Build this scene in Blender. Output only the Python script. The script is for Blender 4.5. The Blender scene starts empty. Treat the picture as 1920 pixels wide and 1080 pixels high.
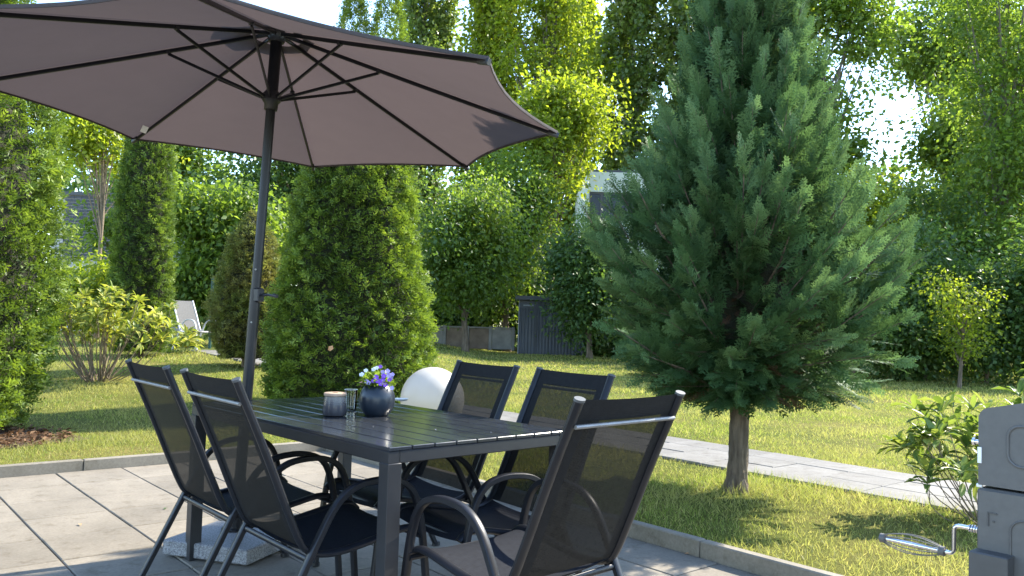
import bpy, math, random
import numpy as np
from mathutils import Vector, Matrix
random.seed(7)
RNG = np.random.default_rng(11)
scene = bpy.context.scene
COL = scene.collection
R_ = math.radians

# ------------------------------------------------------------------ camera
FPX, PITCH, ROLL, CAMH = 1535.74, R_(2.511), R_(1.704), 1.16
_F = np.array([0, math.cos(PITCH), math.sin(PITCH)])
_U0 = np.array([0, -math.sin(PITCH), math.cos(PITCH)])
_R0 = np.array([1.0, 0, 0])
_R = math.cos(ROLL)*_R0 + math.sin(ROLL)*_U0
_U = -math.sin(ROLL)*_R0 + math.cos(ROLL)*_U0
_C = np.array([0, 0, CAMH])
cam_d = bpy.data.cameras.new('camera')
cam_d.sensor_width = 36.0
cam_d.lens = 36.0*FPX/1920.0
cam_d.clip_start = 0.05
cam_d.clip_end = 900
cam = bpy.data.objects.new('camera', cam_d)
COL.objects.link(cam)
cam.matrix_world = Matrix(((_R[0], _U[0], -_F[0], 0), (_R[1], _U[1], -_F[1], 0), (_R[2], _U[2], -_F[2], CAMH), (0, 0, 0, 1)))
scene.camera = cam

# ------------------------------------------------------------------ sky, sun, exposure
SUN_AZ, SUN_EL = R_(56), R_(40)          # azimuth measured from +Y towards +X
world = bpy.data.worlds.new('World')
scene.world = world
world.use_nodes = True
wn = world.node_tree
bg = wn.nodes['Background']
sky = wn.nodes.new('ShaderNodeTexSky')
sky.sky_type = 'NISHITA'
sky.sun_disc = False
sky.sun_elevation = SUN_EL
sky.sun_rotation = SUN_AZ
sky.air_density = 1.0
sky.dust_density = 0.25
sky.ozone_density = 2.2
wn.links.new(sky.outputs[0], bg.inputs[0])
bg.inputs[1].default_value = 0.15
sl = bpy.data.lights.new('sun', 'SUN')
sl.energy = 3.2
sl.angle = R_(0.55)
sl.color = (1.0, 0.93, 0.80)
sun = bpy.data.objects.new('sun', sl)
COL.objects.link(sun)
_sd = Vector((math.sin(SUN_AZ)*math.cos(SUN_EL), math.cos(SUN_AZ)*math.cos(SUN_EL), math.sin(SUN_EL)))
sun.rotation_euler = _sd.to_track_quat('Z', 'Y').to_euler()
sun.location = (20, 20, 30)
vs = scene.view_settings
vs.view_transform = 'Standard'
vs.look = 'None'
vs.exposure = 2.25
vs.gamma = 1.0
scene.cycles.transparent_max_bounces = 16
scene.cycles.max_bounces = 8

# ------------------------------------------------------------------ photo geometry helpers
def ray(x, y):
    return _F + _R*(x-960)/FPX + _U*(540-y)/FPX
def at_z(x, y, z):
    d = ray(x, y); t = (z-CAMH)/d[2]
    return _C + d*t
def at_y(x, y, Y):
    d = ray(x, y)
    return _C + d*(Y/d[1])
AD = np.array([math.cos(R_(130.5)), math.sin(R_(130.5)), 0])     # paving axes
BD = np.array([math.cos(R_(40.5)), math.sin(R_(40.5)), 0])
def ab(a, b, z=0.0):
    v = AD*a + BD*b
    return np.array([v[0], v[1], z])
def sstep(t):
    t = np.clip(t, 0, 1)
    return t*t*(3-2*t)
def gz(x, y):
    """height of the lawn"""
    x = np.asarray(x, float); y = np.asarray(y, float)
    base = 0.055 + 0.39*sstep((y-7.2)/8.8)*sstep((-0.2-x)/3.8)
    far = np.clip((y-8)/20, 0, 1)
    return base + far*(0.035*np.sin(x*0.9+0.7)*np.sin(y*0.5) + 0.03*np.sin(x*0.35-1))
PATIO_A, PATIO_B = 6.57, 3.50
PATH0, PATH1 = 5.55, 6.64

# ------------------------------------------------------------------ materials
MATS = {}
def nodes_of(name):
    m = bpy.data.materials.new(name)
    m.use_nodes = True
    nt = m.node_tree
    b = nt.nodes['Principled BSDF']
    MATS[name] = m
    return m, nt, b, nt.nodes['Material Output']
def N(nt, t, **kw):
    n = nt.nodes.new(t)
    for k, v in kw.items():
        setattr(n, k, v)
    return n
def rgba(c):
    return (c[0], c[1], c[2], 1.0)
def noise(nt, scale, detail=4, rough=0.55, coord='Object', stretch=None):
    tc = N(nt, 'ShaderNodeTexCoord')
    n = N(nt, 'ShaderNodeTexNoise')
    n.inputs['Scale'].default_value = scale
    n.inputs['Detail'].default_value = detail
    n.inputs['Roughness'].default_value = rough
    if coord == 'World':
        src = N(nt, 'ShaderNodeNewGeometry').outputs['Position']
    else:
        src = tc.outputs[coord]
    if stretch:
        mp = N(nt, 'ShaderNodeMapping')
        mp.inputs['Scale'].default_value = stretch
        nt.links.new(src, mp.inputs[0]); src = mp.outputs[0]
    nt.links.new(src, n.inputs['Vector'])
    return n
def ramp(nt, src, stops):
    r = N(nt, 'ShaderNodeValToRGB')
    els = r.color_ramp.elements
    while len(els) < len(stops):
        els.new(0.5)
    for e, (p, c) in zip(els, stops):
        e.position = p; e.color = rgba(c)
    nt.links.new(src, r.inputs[0])
    return r
def bump(nt, b, src, strength=0.3, dist=0.01):
    bp = N(nt, 'ShaderNodeBump')
    bp.inputs['Strength'].default_value = strength
    bp.inputs['Distance'].default_value = dist
    nt.links.new(src, bp.inputs['Height'])
    nt.links.new(bp.outputs[0], b.inputs['Normal'])
def mixc(nt, fac, a, b, mode='MIX'):
    m = N(nt, 'ShaderNodeMix', data_type='RGBA', blend_type=mode)
    for i, v in ((0, fac), (6, a), (7, b)):
        if hasattr(v, 'default_value') or hasattr(v, 'links'):
            nt.links.new(v, m.inputs[i])
        elif i == 0:
            m.inputs[0].default_value = v
        else:
            m.inputs[i].default_value = rgba(v)
    return m.outputs[2]

def simple(name, c0, c1, scale=8, rough=0.5, metal=0.0, bmp=0.0, bdist=0.005, coord='Object', stretch=None, spec=0.5, rvar=0.0):
    m, nt, b, o = nodes_of(name)
    n = noise(nt, scale, 5, 0.6, coord, stretch)
    r = ramp(nt, n.outputs['Fac'], [(0.3, c0), (0.7, c1)])
    nt.links.new(r.outputs[0], b.inputs['Base Color'])
    b.inputs['Roughness'].default_value = rough
    b.inputs['Metallic'].default_value = metal
    b.inputs['Specular IOR Level'].default_value = spec
    if rvar:
        n2 = noise(nt, scale*0.6, 4, 0.6, coord, stretch)
        mr = N(nt, 'ShaderNodeMapRange')
        mr.inputs['To Min'].default_value = rough-rvar
        mr.inputs['To Max'].default_value = rough+rvar
        nt.links.new(n2.outputs['Fac'], mr.inputs[0])
        nt.links.new(mr.outputs[0], b.inputs['Roughness'])
    if bmp:
        n3 = noise(nt, scale*4, 5, 0.65, coord, stretch)
        bump(nt, b, n3.outputs['Fac'], bmp, bdist)
    return m

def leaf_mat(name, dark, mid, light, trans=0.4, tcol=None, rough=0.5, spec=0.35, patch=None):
    """leaf: tint attribute picks the leaf colour, with light and shade painted into the conifers; light shines through it"""
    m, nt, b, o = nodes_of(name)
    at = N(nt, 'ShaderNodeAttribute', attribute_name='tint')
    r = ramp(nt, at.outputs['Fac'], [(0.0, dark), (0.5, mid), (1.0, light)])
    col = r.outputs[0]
    if patch:
        n = noise(nt, patch[0], 3, 0.5, 'World')
        rp = ramp(nt, n.outputs['Fac'], [(0.42, (0, 0, 0)), (0.62, (1, 1, 1))])
        mm = N(nt, 'ShaderNodeMath', operation='MULTIPLY')
        nt.links.new(rp.outputs[0], mm.inputs[0]); mm.inputs[1].default_value = patch[2]
        col = mixc(nt, mm.outputs[0], col, patch[1])
    nt.links.new(col, b.inputs['Base Color'])
    b.inputs['Roughness'].default_value = rough
    b.inputs['Specular IOR Level'].default_value = spec
    tr = N(nt, 'ShaderNodeBsdfTranslucent')
    tc = mixc(nt, 0.75, col, tcol or (0.35, 0.45, 0.03), 'MIX') if tcol is None or True else col
    hs = N(nt, 'ShaderNodeHueSaturation')
    hs.inputs['Saturation'].default_value = 1.1
    hs.inputs['Value'].default_value = 2.2
    nt.links.new(col, hs.inputs['Color'])
    tcc = mixc(nt, 0.45, hs.outputs[0], tcol or (0.22, 0.30, 0.02))
    nt.links.new(tcc, tr.inputs[0])
    ms = N(nt, 'ShaderNodeMixShader')
    ms.inputs[0].default_value = trans
    nt.links.new(b.outputs[0], ms.inputs[1]); nt.links.new(tr.outputs[0], ms.inputs[2])
    nt.links.new(ms.outputs[0], o.inputs[0])
    return m

# frames, fabrics
simple('frame', (0.008, 0.009, 0.012), (0.013, 0.014, 0.018), 20, 0.38, 0.0, 0.05, 0.001, rvar=0.06, spec=0.32)
simple('table_frame', (0.019, 0.020, 0.023), (0.026, 0.027, 0.030), 14, 0.42, 0.0, 0.04, 0.001, rvar=0.07, spec=0.35)
simple('crossbar', (0.17, 0.165, 0.16), (0.22, 0.215, 0.21), 30, 0.45, 0.4)
simple('end_cap', (0.05, 0.055, 0.06), (0.07, 0.075, 0.08), 30, 0.5)
simple('white_frame', (0.44, 0.45, 0.46), (0.52, 0.52, 0.52), 14, 0.4)
simple('chrome', (0.62, 0.63, 0.65), (0.75, 0.75, 0.76), 30, 0.18, 1.0, rvar=0.06)
simple('black_plastic', (0.012, 0.013, 0.016), (0.022, 0.023, 0.027), 25, 0.45)
simple('pole', (0.006, 0.007, 0.010), (0.010, 0.011, 0.015), 20, 0.36, 0.0, rvar=0.05, spec=0.3)
simple('foot_cap', (0.02, 0.02, 0.02), (0.03, 0.03, 0.03), 20, 0.6)

def mesh_fabric(name, c0, c1, hole):
    m, nt, b, o = nodes_of(name)
    n = noise(nt, 60, 3)
    r = ramp(nt, n.outputs['Fac'], [(0.3, c0), (0.7, c1)])
    nt.links.new(r.outputs[0], b.inputs['Base Color'])
    b.inputs['Roughness'].default_value = 0.7
    b.inputs['Specular IOR Level'].default_value = 0.12
    tc = N(nt, 'ShaderNodeTexCoord')
    w = N(nt, 'ShaderNodeTexWave'); w.inputs['Scale'].default_value = 55; w.bands_direction = 'X'
    w2 = N(nt, 'ShaderNodeTexWave'); w2.inputs['Scale'].default_value = 55; w2.bands_direction = 'Z'
    nt.links.new(tc.outputs['Object'], w.inputs['Vector']); nt.links.new(tc.outputs['Object'], w2.inputs['Vector'])
    ad = N(nt, 'ShaderNodeMath', operation='ADD')
    nt.links.new(w.outputs['Fac'], ad.inputs[0]); nt.links.new(w2.outputs['Fac'], ad.inputs[1])
    bump(nt, b, ad.outputs[0], 0.25, 0.001)
    if hole > 0:
        t = N(nt, 'ShaderNodeBsdfTransparent')
        ms = N(nt, 'ShaderNodeMixShader'); ms.inputs[0].default_value = hole
        nt.links.new(b.outputs[0], ms.inputs[1]); nt.links.new(t.outputs[0], ms.inputs[2])
        nt.links.new(ms.outputs[0], o.inputs[0])
    return m
mesh_fabric('sling', (0.011, 0.0105, 0.0095), (0.017, 0.016, 0.0145), 0.075)
mesh_fabric('sling_hem', (0.009, 0.0095, 0.011), (0.014, 0.0145, 0.016), 0.0)
mesh_fabric('seat_sling', (0.010, 0.011, 0.015), (0.015, 0.017, 0.022), 0.0)
mesh_fabric('grey_sling', (0.10, 0.098, 0.095), (0.13, 0.127, 0.123), 0.0)

def canopy_mat():
    m, nt, b, o = nodes_of('canopy')
    n = noise(nt, 5, 4)
    r = ramp(nt, n.outputs['Fac'], [(0.3, (0.062, 0.055, 0.056)), (0.7, (0.074, 0.066, 0.067))])
    nt.links.new(r.outputs[0], b.inputs['Base Color'])
    b.inputs['Roughness'].default_value = 0.85
    b.inputs['Specular IOR Level'].default_value = 0.15
    n2 = noise(nt, 300, 2); bump(nt, b, n2.outputs['Fac'], 0.1, 0.001)
    t = N(nt, 'ShaderNodeBsdfTranslucent'); t.inputs[0].default_value = (0.22, 0.165, 0.160, 1)
    ms = N(nt, 'ShaderNodeMixShader'); ms.inputs[0].default_value = 0.14
    nt.links.new(b.outputs[0], ms.inputs[1]); nt.links.new(t.outputs[0], ms.inputs[2])
    nt.links.new(ms.outputs[0], o.inputs[0])
canopy_mat()

def plank_mat():
    m, nt, b, o = nodes_of('plank')
    oi = N(nt, 'ShaderNodeObjectInfo')
    n = noise(nt, 6, 6, 0.65, 'Object', (1.0, 12.0, 1.0))
    r = ramp(nt, n.outputs['Fac'], [(0.3, (0.018, 0.021, 0.026)), (0.7, (0.034, 0.038, 0.044))])
    mr = N(nt, 'ShaderNodeMapRange'); mr.inputs['To Min'].default_value = 0.85; mr.inputs['To Max'].default_value = 1.15
    nt.links.new(oi.outputs['Random'], mr.inputs[0])
    hs = N(nt, 'ShaderNodeHueSaturation'); nt.links.new(mr.outputs[0], hs.inputs['Value']); nt.links.new(r.outputs[0], hs.inputs['Color'])
    nt.links.new(hs.outputs[0], b.inputs['Base Color'])
    n2 = noise(nt, 4, 5, 0.6, 'World')
    mr2 = N(nt, 'ShaderNodeMapRange'); mr2.inputs['From Min'].default_value = 0.3; mr2.inputs['From Max'].default_value = 0.7
    mr2.inputs['To Min'].default_value = 0.09; mr2.inputs['To Max'].default_value = 0.24
    nt.links.new(n2.outputs['Fac'], mr2.inputs[0]); nt.links.new(mr2.outputs[0], b.inputs['Roughness'])
    b.inputs['Specular IOR Level'].default_value = 0.6
    bump(nt, b, n.outputs['Fac'], 0.06, 0.002)
plank_mat()

def slab_mat(name, c0, c1, c2):
    m, nt, b, o = nodes_of(name)
    oi = N(nt, 'ShaderNodeObjectInfo')
    n = noise(nt, 2.2, 6, 0.65, 'World')
    n2 = noise(nt, 60, 4, 0.7, 'World')
    n4 = noise(nt, 9, 5, 0.7, 'World')
    r = ramp(nt, n.outputs['Fac'], [(0.25, c0), (0.55, c1), (0.8, c2)])
    r2 = ramp(nt, n2.outputs['Fac'], [(0.2, (0.72, 0.72, 0.72)), (0.7, (1.08, 1.08, 1.08))])
    r4 = ramp(nt, n4.outputs['Fac'], [(0.28, (0.66, 0.63, 0.58)), (0.46, (1.0, 1.0, 1.0)), (0.8, (1.05, 1.05, 1.05))])
    mr = N(nt, 'ShaderNodeMapRange'); mr.inputs['To Min'].default_value = 0.86; mr.inputs['To Max'].default_value = 1.10
    nt.links.new(oi.outputs['Random'], mr.inputs[0])
    c = mixc(nt, 1.0, r.outputs[0], r2.outputs[0], 'MULTIPLY')
    c = mixc(nt, 1.0, c, r4.outputs[0], 'MULTIPLY')
    hs = N(nt, 'ShaderNodeHueSaturation'); nt.links.new(mr.outputs[0], hs.inputs['Value']); nt.links.new(c, hs.inputs['Color'])
    nt.links.new(hs.outputs[0], b.inputs['Base Color'])
    b.inputs['Roughness'].default_value = 0.8
    b.inputs['Specular IOR Level'].default_value = 0.3
    bump(nt, b, n2.outputs['Fac'], 0.25, 0.003)
slab_mat('paving', (0.162, 0.141, 0.110), (0.222, 0.193, 0.151), (0.268, 0.234, 0.186))
slab_mat('path_paving', (0.140, 0.130, 0.115), (0.185, 0.174, 0.155), (0.225, 0.212, 0.192))
slab_mat('kerb', (0.17, 0.148, 0.112), (0.23, 0.203, 0.160), (0.275, 0.245, 0.20))
simple('joint_sand', (0.09, 0.080, 0.060), (0.16, 0.142, 0.112), 40, 0.95, bmp=0.5)
simple('soil', (0.045, 0.026, 0.015), (0.115, 0.066, 0.036), 14, 0.95, bmp=0.8, bdist=0.02)

def granite():
    m, nt, b, o = nodes_of('granite')
    n = noise(nt, 120, 3, 0.8); n2 = noise(nt, 260, 2, 0.8)
    r = ramp(nt, n.outputs['Fac'], [(0.36, (0.06, 0.06, 0.065)), (0.48, (0.20, 0.20, 0.205)), (0.62, (0.30, 0.30, 0.305))])
    r2 = ramp(nt, n2.outputs['Fac'], [(0.35, (0.4, 0.4, 0.42)), (0.5, (1, 1, 1))])
    nt.links.new(mixc(nt, 1.0, r.outputs[0], r2.outputs[0], 'MULTIPLY'), b.inputs['Base Color'])
    b.inputs['Roughness'].default_value = 0.55
    bump(nt, b, n.outputs['Fac'], 0.2, 0.002)
granite()

def lawn_ground():
    m, nt, b, o = nodes_of('lawn_ground')
    n = noise(nt, 0.55, 5, 0.6, 'World'); n2 = noise(nt, 7, 6, 0.7, 'World'); n3 = noise(nt, 45, 5, 0.8, 'World')
    r = ramp(nt, n.outputs['Fac'], [(0.3, (0.080, 0.110, 0.022)), (0.5, (0.150, 0.155, 0.036)), (0.68, (0.240, 0.205, 0.070))])
    r2 = ramp(nt, n2.outputs['Fac'], [(0.25, (0.55, 0.6, 0.5)), (0.7, (1.15, 1.1, 1.0))])
    r3 = ramp(nt, n3.outputs['Fac'], [(0.3, (0.5, 0.5, 0.45)), (0.7, (1.25, 1.25, 1.2))])
    c = mixc(nt, 1.0, r.outputs[0], r2.outputs[0], 'MULTIPLY')
    c = mixc(nt, 1.0, c, r3.outputs[0], 'MULTIPLY')
    nt.links.new(c, b.inputs['Base Color'])
    b.inputs['Roughness'].default_value = 0.95
    b.inputs['Specular IOR Level'].default_value = 0.1
    bump(nt, b, n3.outputs['Fac'], 0.8, 0.03)
lawn_ground()
leaf_mat('grass', (0.080, 0.140, 0.028), (0.185, 0.225, 0.050), (0.450, 0.390, 0.170), 0.45, (0.30, 0.33, 0.03), 0.55, 0.25,
         patch=(0.8, (0.360, 0.310, 0.120), 0.6))

# foliage
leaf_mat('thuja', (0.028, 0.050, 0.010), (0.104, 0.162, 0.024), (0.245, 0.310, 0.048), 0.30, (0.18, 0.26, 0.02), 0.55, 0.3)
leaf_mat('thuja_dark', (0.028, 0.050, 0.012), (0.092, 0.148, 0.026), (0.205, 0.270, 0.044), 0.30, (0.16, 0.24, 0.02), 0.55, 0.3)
leaf_mat('thuja_brown', (0.060, 0.070, 0.020), (0.130, 0.165, 0.034), (0.260, 0.265, 0.068), 0.30, (0.25, 0.24, 0.04), 0.6, 0.25,
         patch=(2.6, (0.190, 0.130, 0.055), 0.42))
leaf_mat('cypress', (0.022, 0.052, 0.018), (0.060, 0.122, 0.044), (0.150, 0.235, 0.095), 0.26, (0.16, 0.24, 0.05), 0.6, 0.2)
leaf_mat('dead_twig', (0.060, 0.032, 0.017), (0.115, 0.064, 0.035), (0.19, 0.12, 0.07), 0.1, (0.2, 0.1, 0.04), 0.8, 0.1)
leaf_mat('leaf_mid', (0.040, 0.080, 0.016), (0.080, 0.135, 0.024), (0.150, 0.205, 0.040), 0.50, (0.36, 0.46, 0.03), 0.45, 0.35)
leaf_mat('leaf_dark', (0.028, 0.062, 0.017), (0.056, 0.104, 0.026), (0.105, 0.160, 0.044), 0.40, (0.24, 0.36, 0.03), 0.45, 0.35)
leaf_mat('leaf_yellow', (0.070, 0.110, 0.014), (0.140, 0.190, 0.022), (0.230, 0.260, 0.040), 0.55, (0.48, 0.54, 0.03), 0.45, 0.35)  # yellower leaves; on some trees the yellow paints sunlight into the crown
leaf_mat('leaf_poplar', (0.046, 0.082, 0.020), (0.090, 0.135, 0.030), (0.155, 0.195, 0.055), 0.46, (0.34, 0.43, 0.04), 0.38, 0.5)
leaf_mat('leaf_blue', (0.030, 0.062, 0.028), (0.056, 0.100, 0.044), (0.100, 0.150, 0.070), 0.36, (0.16, 0.28, 0.05), 0.42, 0.45)
leaf_mat('rhodo', (0.075, 0.125, 0.024), (0.165, 0.210, 0.038), (0.360, 0.350, 0.075), 0.35, (0.48, 0.48, 0.04), 0.48, 0.35)
leaf_mat('rhodo_green', (0.060, 0.110, 0.026), (0.125, 0.185, 0.042), (0.280, 0.310, 0.075), 0.30, (0.34, 0.42, 0.03), 0.48, 0.35)
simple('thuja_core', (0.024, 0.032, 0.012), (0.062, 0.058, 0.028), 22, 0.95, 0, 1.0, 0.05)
simple('bark', (0.060, 0.042, 0.027), (0.240, 0.180, 0.122), 26, 0.92, 0, 1.0, 0.02, 'Object', (1, 1, 0.16))
simple('bark_grey', (0.09, 0.08, 0.065), (0.16, 0.145, 0.12), 3, 0.9, 0, 0.8, 0.04, 'Object', (1, 1, 0.3))
simple('stem', (0.13, 0.095, 0.06), (0.22, 0.17, 0.115), 30, 0.85, 0, 0.4, 0.004)
# small things
simple('pot_glaze', (0.008, 0.013, 0.021), (0.017, 0.024, 0.034), 6, 0.34, 0, 0.05, 0.002, rvar=0.1)
simple('white_dish', (0.70, 0.69, 0.66), (0.78, 0.77, 0.74), 9, 0.35)
simple('wood_lid', (0.36, 0.24, 0.16), (0.48, 0.34, 0.24), 10, 0.55, 0, 0.1, 0.001, 'Object', (1, 8, 1))
simple('candle_wax', (0.62, 0.58, 0.50), (0.68, 0.64, 0.56), 10, 0.5)
simple('tag_white', (0.68, 0.68, 0.66), (0.75, 0.75, 0.73), 10, 0.6)
simple('grill_grey', (0.082, 0.079, 0.075), (0.098, 0.095, 0.090), 40, 0.55, 0, 0.06, 0.0006, rvar=0.05)
simple('grill_dark', (0.050, 0.049, 0.048), (0.062, 0.061, 0.060), 30, 0.5)
simple('shed_metal', (0.042, 0.047, 0.060), (0.060, 0.066, 0.080), 2, 0.5, 0.0, rvar=0.1)
simple('shed_trim', (0.040, 0.045, 0.056), (0.055, 0.060, 0.070), 3, 0.5)
simple('shed_pale', (0.22, 0.23, 0.25), (0.27, 0.28, 0.30), 3, 0.5)
simple('brick', (0.048, 0.050, 0.064), (0.105, 0.105, 0.125), 1.7, 0.8, bmp=0.3, coord='World')
simple('mortar', (0.42, 0.41, 0.40), (0.52, 0.51, 0.50), 5, 0.9)
simple('render_wall', (0.56, 0.60, 0.52), (0.64, 0.67, 0.60), 0.8, 0.9, bmp=0.2)
simple('window_frame', (0.020, 0.022, 0.026), (0.030, 0.032, 0.036), 4, 0.4)
simple('concrete', (0.16, 0.15, 0.135), (0.26, 0.245, 0.22), 2.5, 0.9, bmp=0.4)
simple('rust_panel', (0.12, 0.085, 0.062), (0.22, 0.165, 0.125), 2.5, 0.9, bmp=0.3)
simple('green_post', (0.012, 0.050, 0.035), (0.018, 0.065, 0.045), 8, 0.5)
def globe_mat():
    m, nt, b, o = nodes_of('globe')
    n = noise(nt, 4, 4); r = ramp(nt, n.outputs['Fac'], [(0.3, (0.58, 0.545, 0.49)), (0.7, (0.66, 0.625, 0.57))])
    nt.links.new(r.outputs[0], b.inputs['Base Color'])
    b.inputs['Roughness'].default_value = 0.38
    t = N(nt, 'ShaderNodeBsdfTranslucent'); t.inputs[0].default_value = (0.66, 0.60, 0.53, 1)
    ms = N(nt, 'ShaderNodeMixShader'); ms.inputs[0].default_value = 0.35
    nt.links.new(b.outputs[0], ms.inputs[1]); nt.links.new(t.outputs[0], ms.inputs[2]); nt.links.new(ms.outputs[0], o.inputs[0])
globe_mat()
def glass_mat(name, col, rough=0.02, fac=0.5):
    m, nt, b, o = nodes_of(name)
    g = N(nt, 'ShaderNodeBsdfGlossy'); g.inputs['Roughness'].default_value = rough
    t = N(nt, 'ShaderNodeBsdfTransparent'); t.inputs[0].default_value = rgba(col)
    fr = N(nt, 'ShaderNodeFresnel'); fr.inputs[0].default_value = 1.5
    n = noise(nt, 3, 2)
    mr = N(nt, 'ShaderNodeMath', operation='MULTIPLY_ADD'); nt.links.new(n.outputs['Fac'], mr.inputs[0]); mr.inputs[1].default_value = 0.04; 
    nt.links.new(fr.outputs[0], mr.inputs[2])
    ms = N(nt, 'ShaderNodeMixShader'); nt.links.new(mr.outputs[0], ms.inputs[0])
    nt.links.new(t.outputs[0], ms.inputs[1]); nt.links.new(g.outputs[0], ms.inputs[2]); nt.links.new(ms.outputs[0], o.inputs[0])
glass_mat('clear_glass', (0.90, 0.91, 0.90))
def ombre_glass():
    m, nt, b, o = nodes_of('smoked_glass')      # glass dyed dark at the bottom, clear at the top
    tc = N(nt, 'ShaderNodeTexCoord'); sp = N(nt, 'ShaderNodeSeparateXYZ'); nt.links.new(tc.outputs['Generated'], sp.inputs[0])
    r = ramp(nt, sp.outputs[2], [(0.05, (0.025, 0.022, 0.03)), (0.5, (0.12, 0.11, 0.12)), (0.85, (0.75, 0.73, 0.70))])
    r2 = ramp(nt, sp.outputs[2], [(0.05, (0.10, 0.095, 0.105)), (0.5, (0.24, 0.23, 0.25)), (0.9, (0.45, 0.42, 0.40))])
    nt.links.new(r2.outputs[0], b.inputs['Base Color']); b.inputs['Roughness'].default_value = 0.06
    t = N(nt, 'ShaderNodeBsdfTransparent'); nt.links.new(r.outputs[0], t.inputs[0])
    ms = N(nt, 'ShaderNodeMixShader'); ms.inputs[0].default_value = 0.68
    nt.links.new(b.outputs[0], ms.inputs[1]); nt.links.new(t.outputs[0], ms.inputs[2]); nt.links.new(ms.outputs[0], o.inputs[0])
ombre_glass()
m, nt, b, o = nodes_of('window_glass')
n = noise(nt, 0.9, 4); r = ramp(nt, n.outputs['Fac'], [(0.3, (0.006, 0.008, 0.010)), (0.7, (0.022, 0.028, 0.032))])
nt.links.new(r.outputs[0], b.inputs['Base Color']); b.inputs['Roughness'].default_value = 0.08; b.inputs['Specular IOR Level'].default_value = 0.25
for nm, a_, b_ in (('petal_violet', (0.16, 0.035, 0.42), (0.26, 0.09, 0.58)), ('petal_lilac', (0.36, 0.26, 0.58), (0.50, 0.42, 0.68)),
                   ('petal_white', (0.66, 0.66, 0.70), (0.74, 0.74, 0.76)), ('petal_pink', (0.55, 0.22, 0.24), (0.66, 0.34, 0.34)),
                   ('flower_eye', (0.70, 0.62, 0.35), (0.75, 0.68, 0.42)), ('dry_leaf', (0.42, 0.20, 0.08), (0.55, 0.30, 0.14))):
    simple(nm, a_, b_, 30, 0.6)

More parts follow.
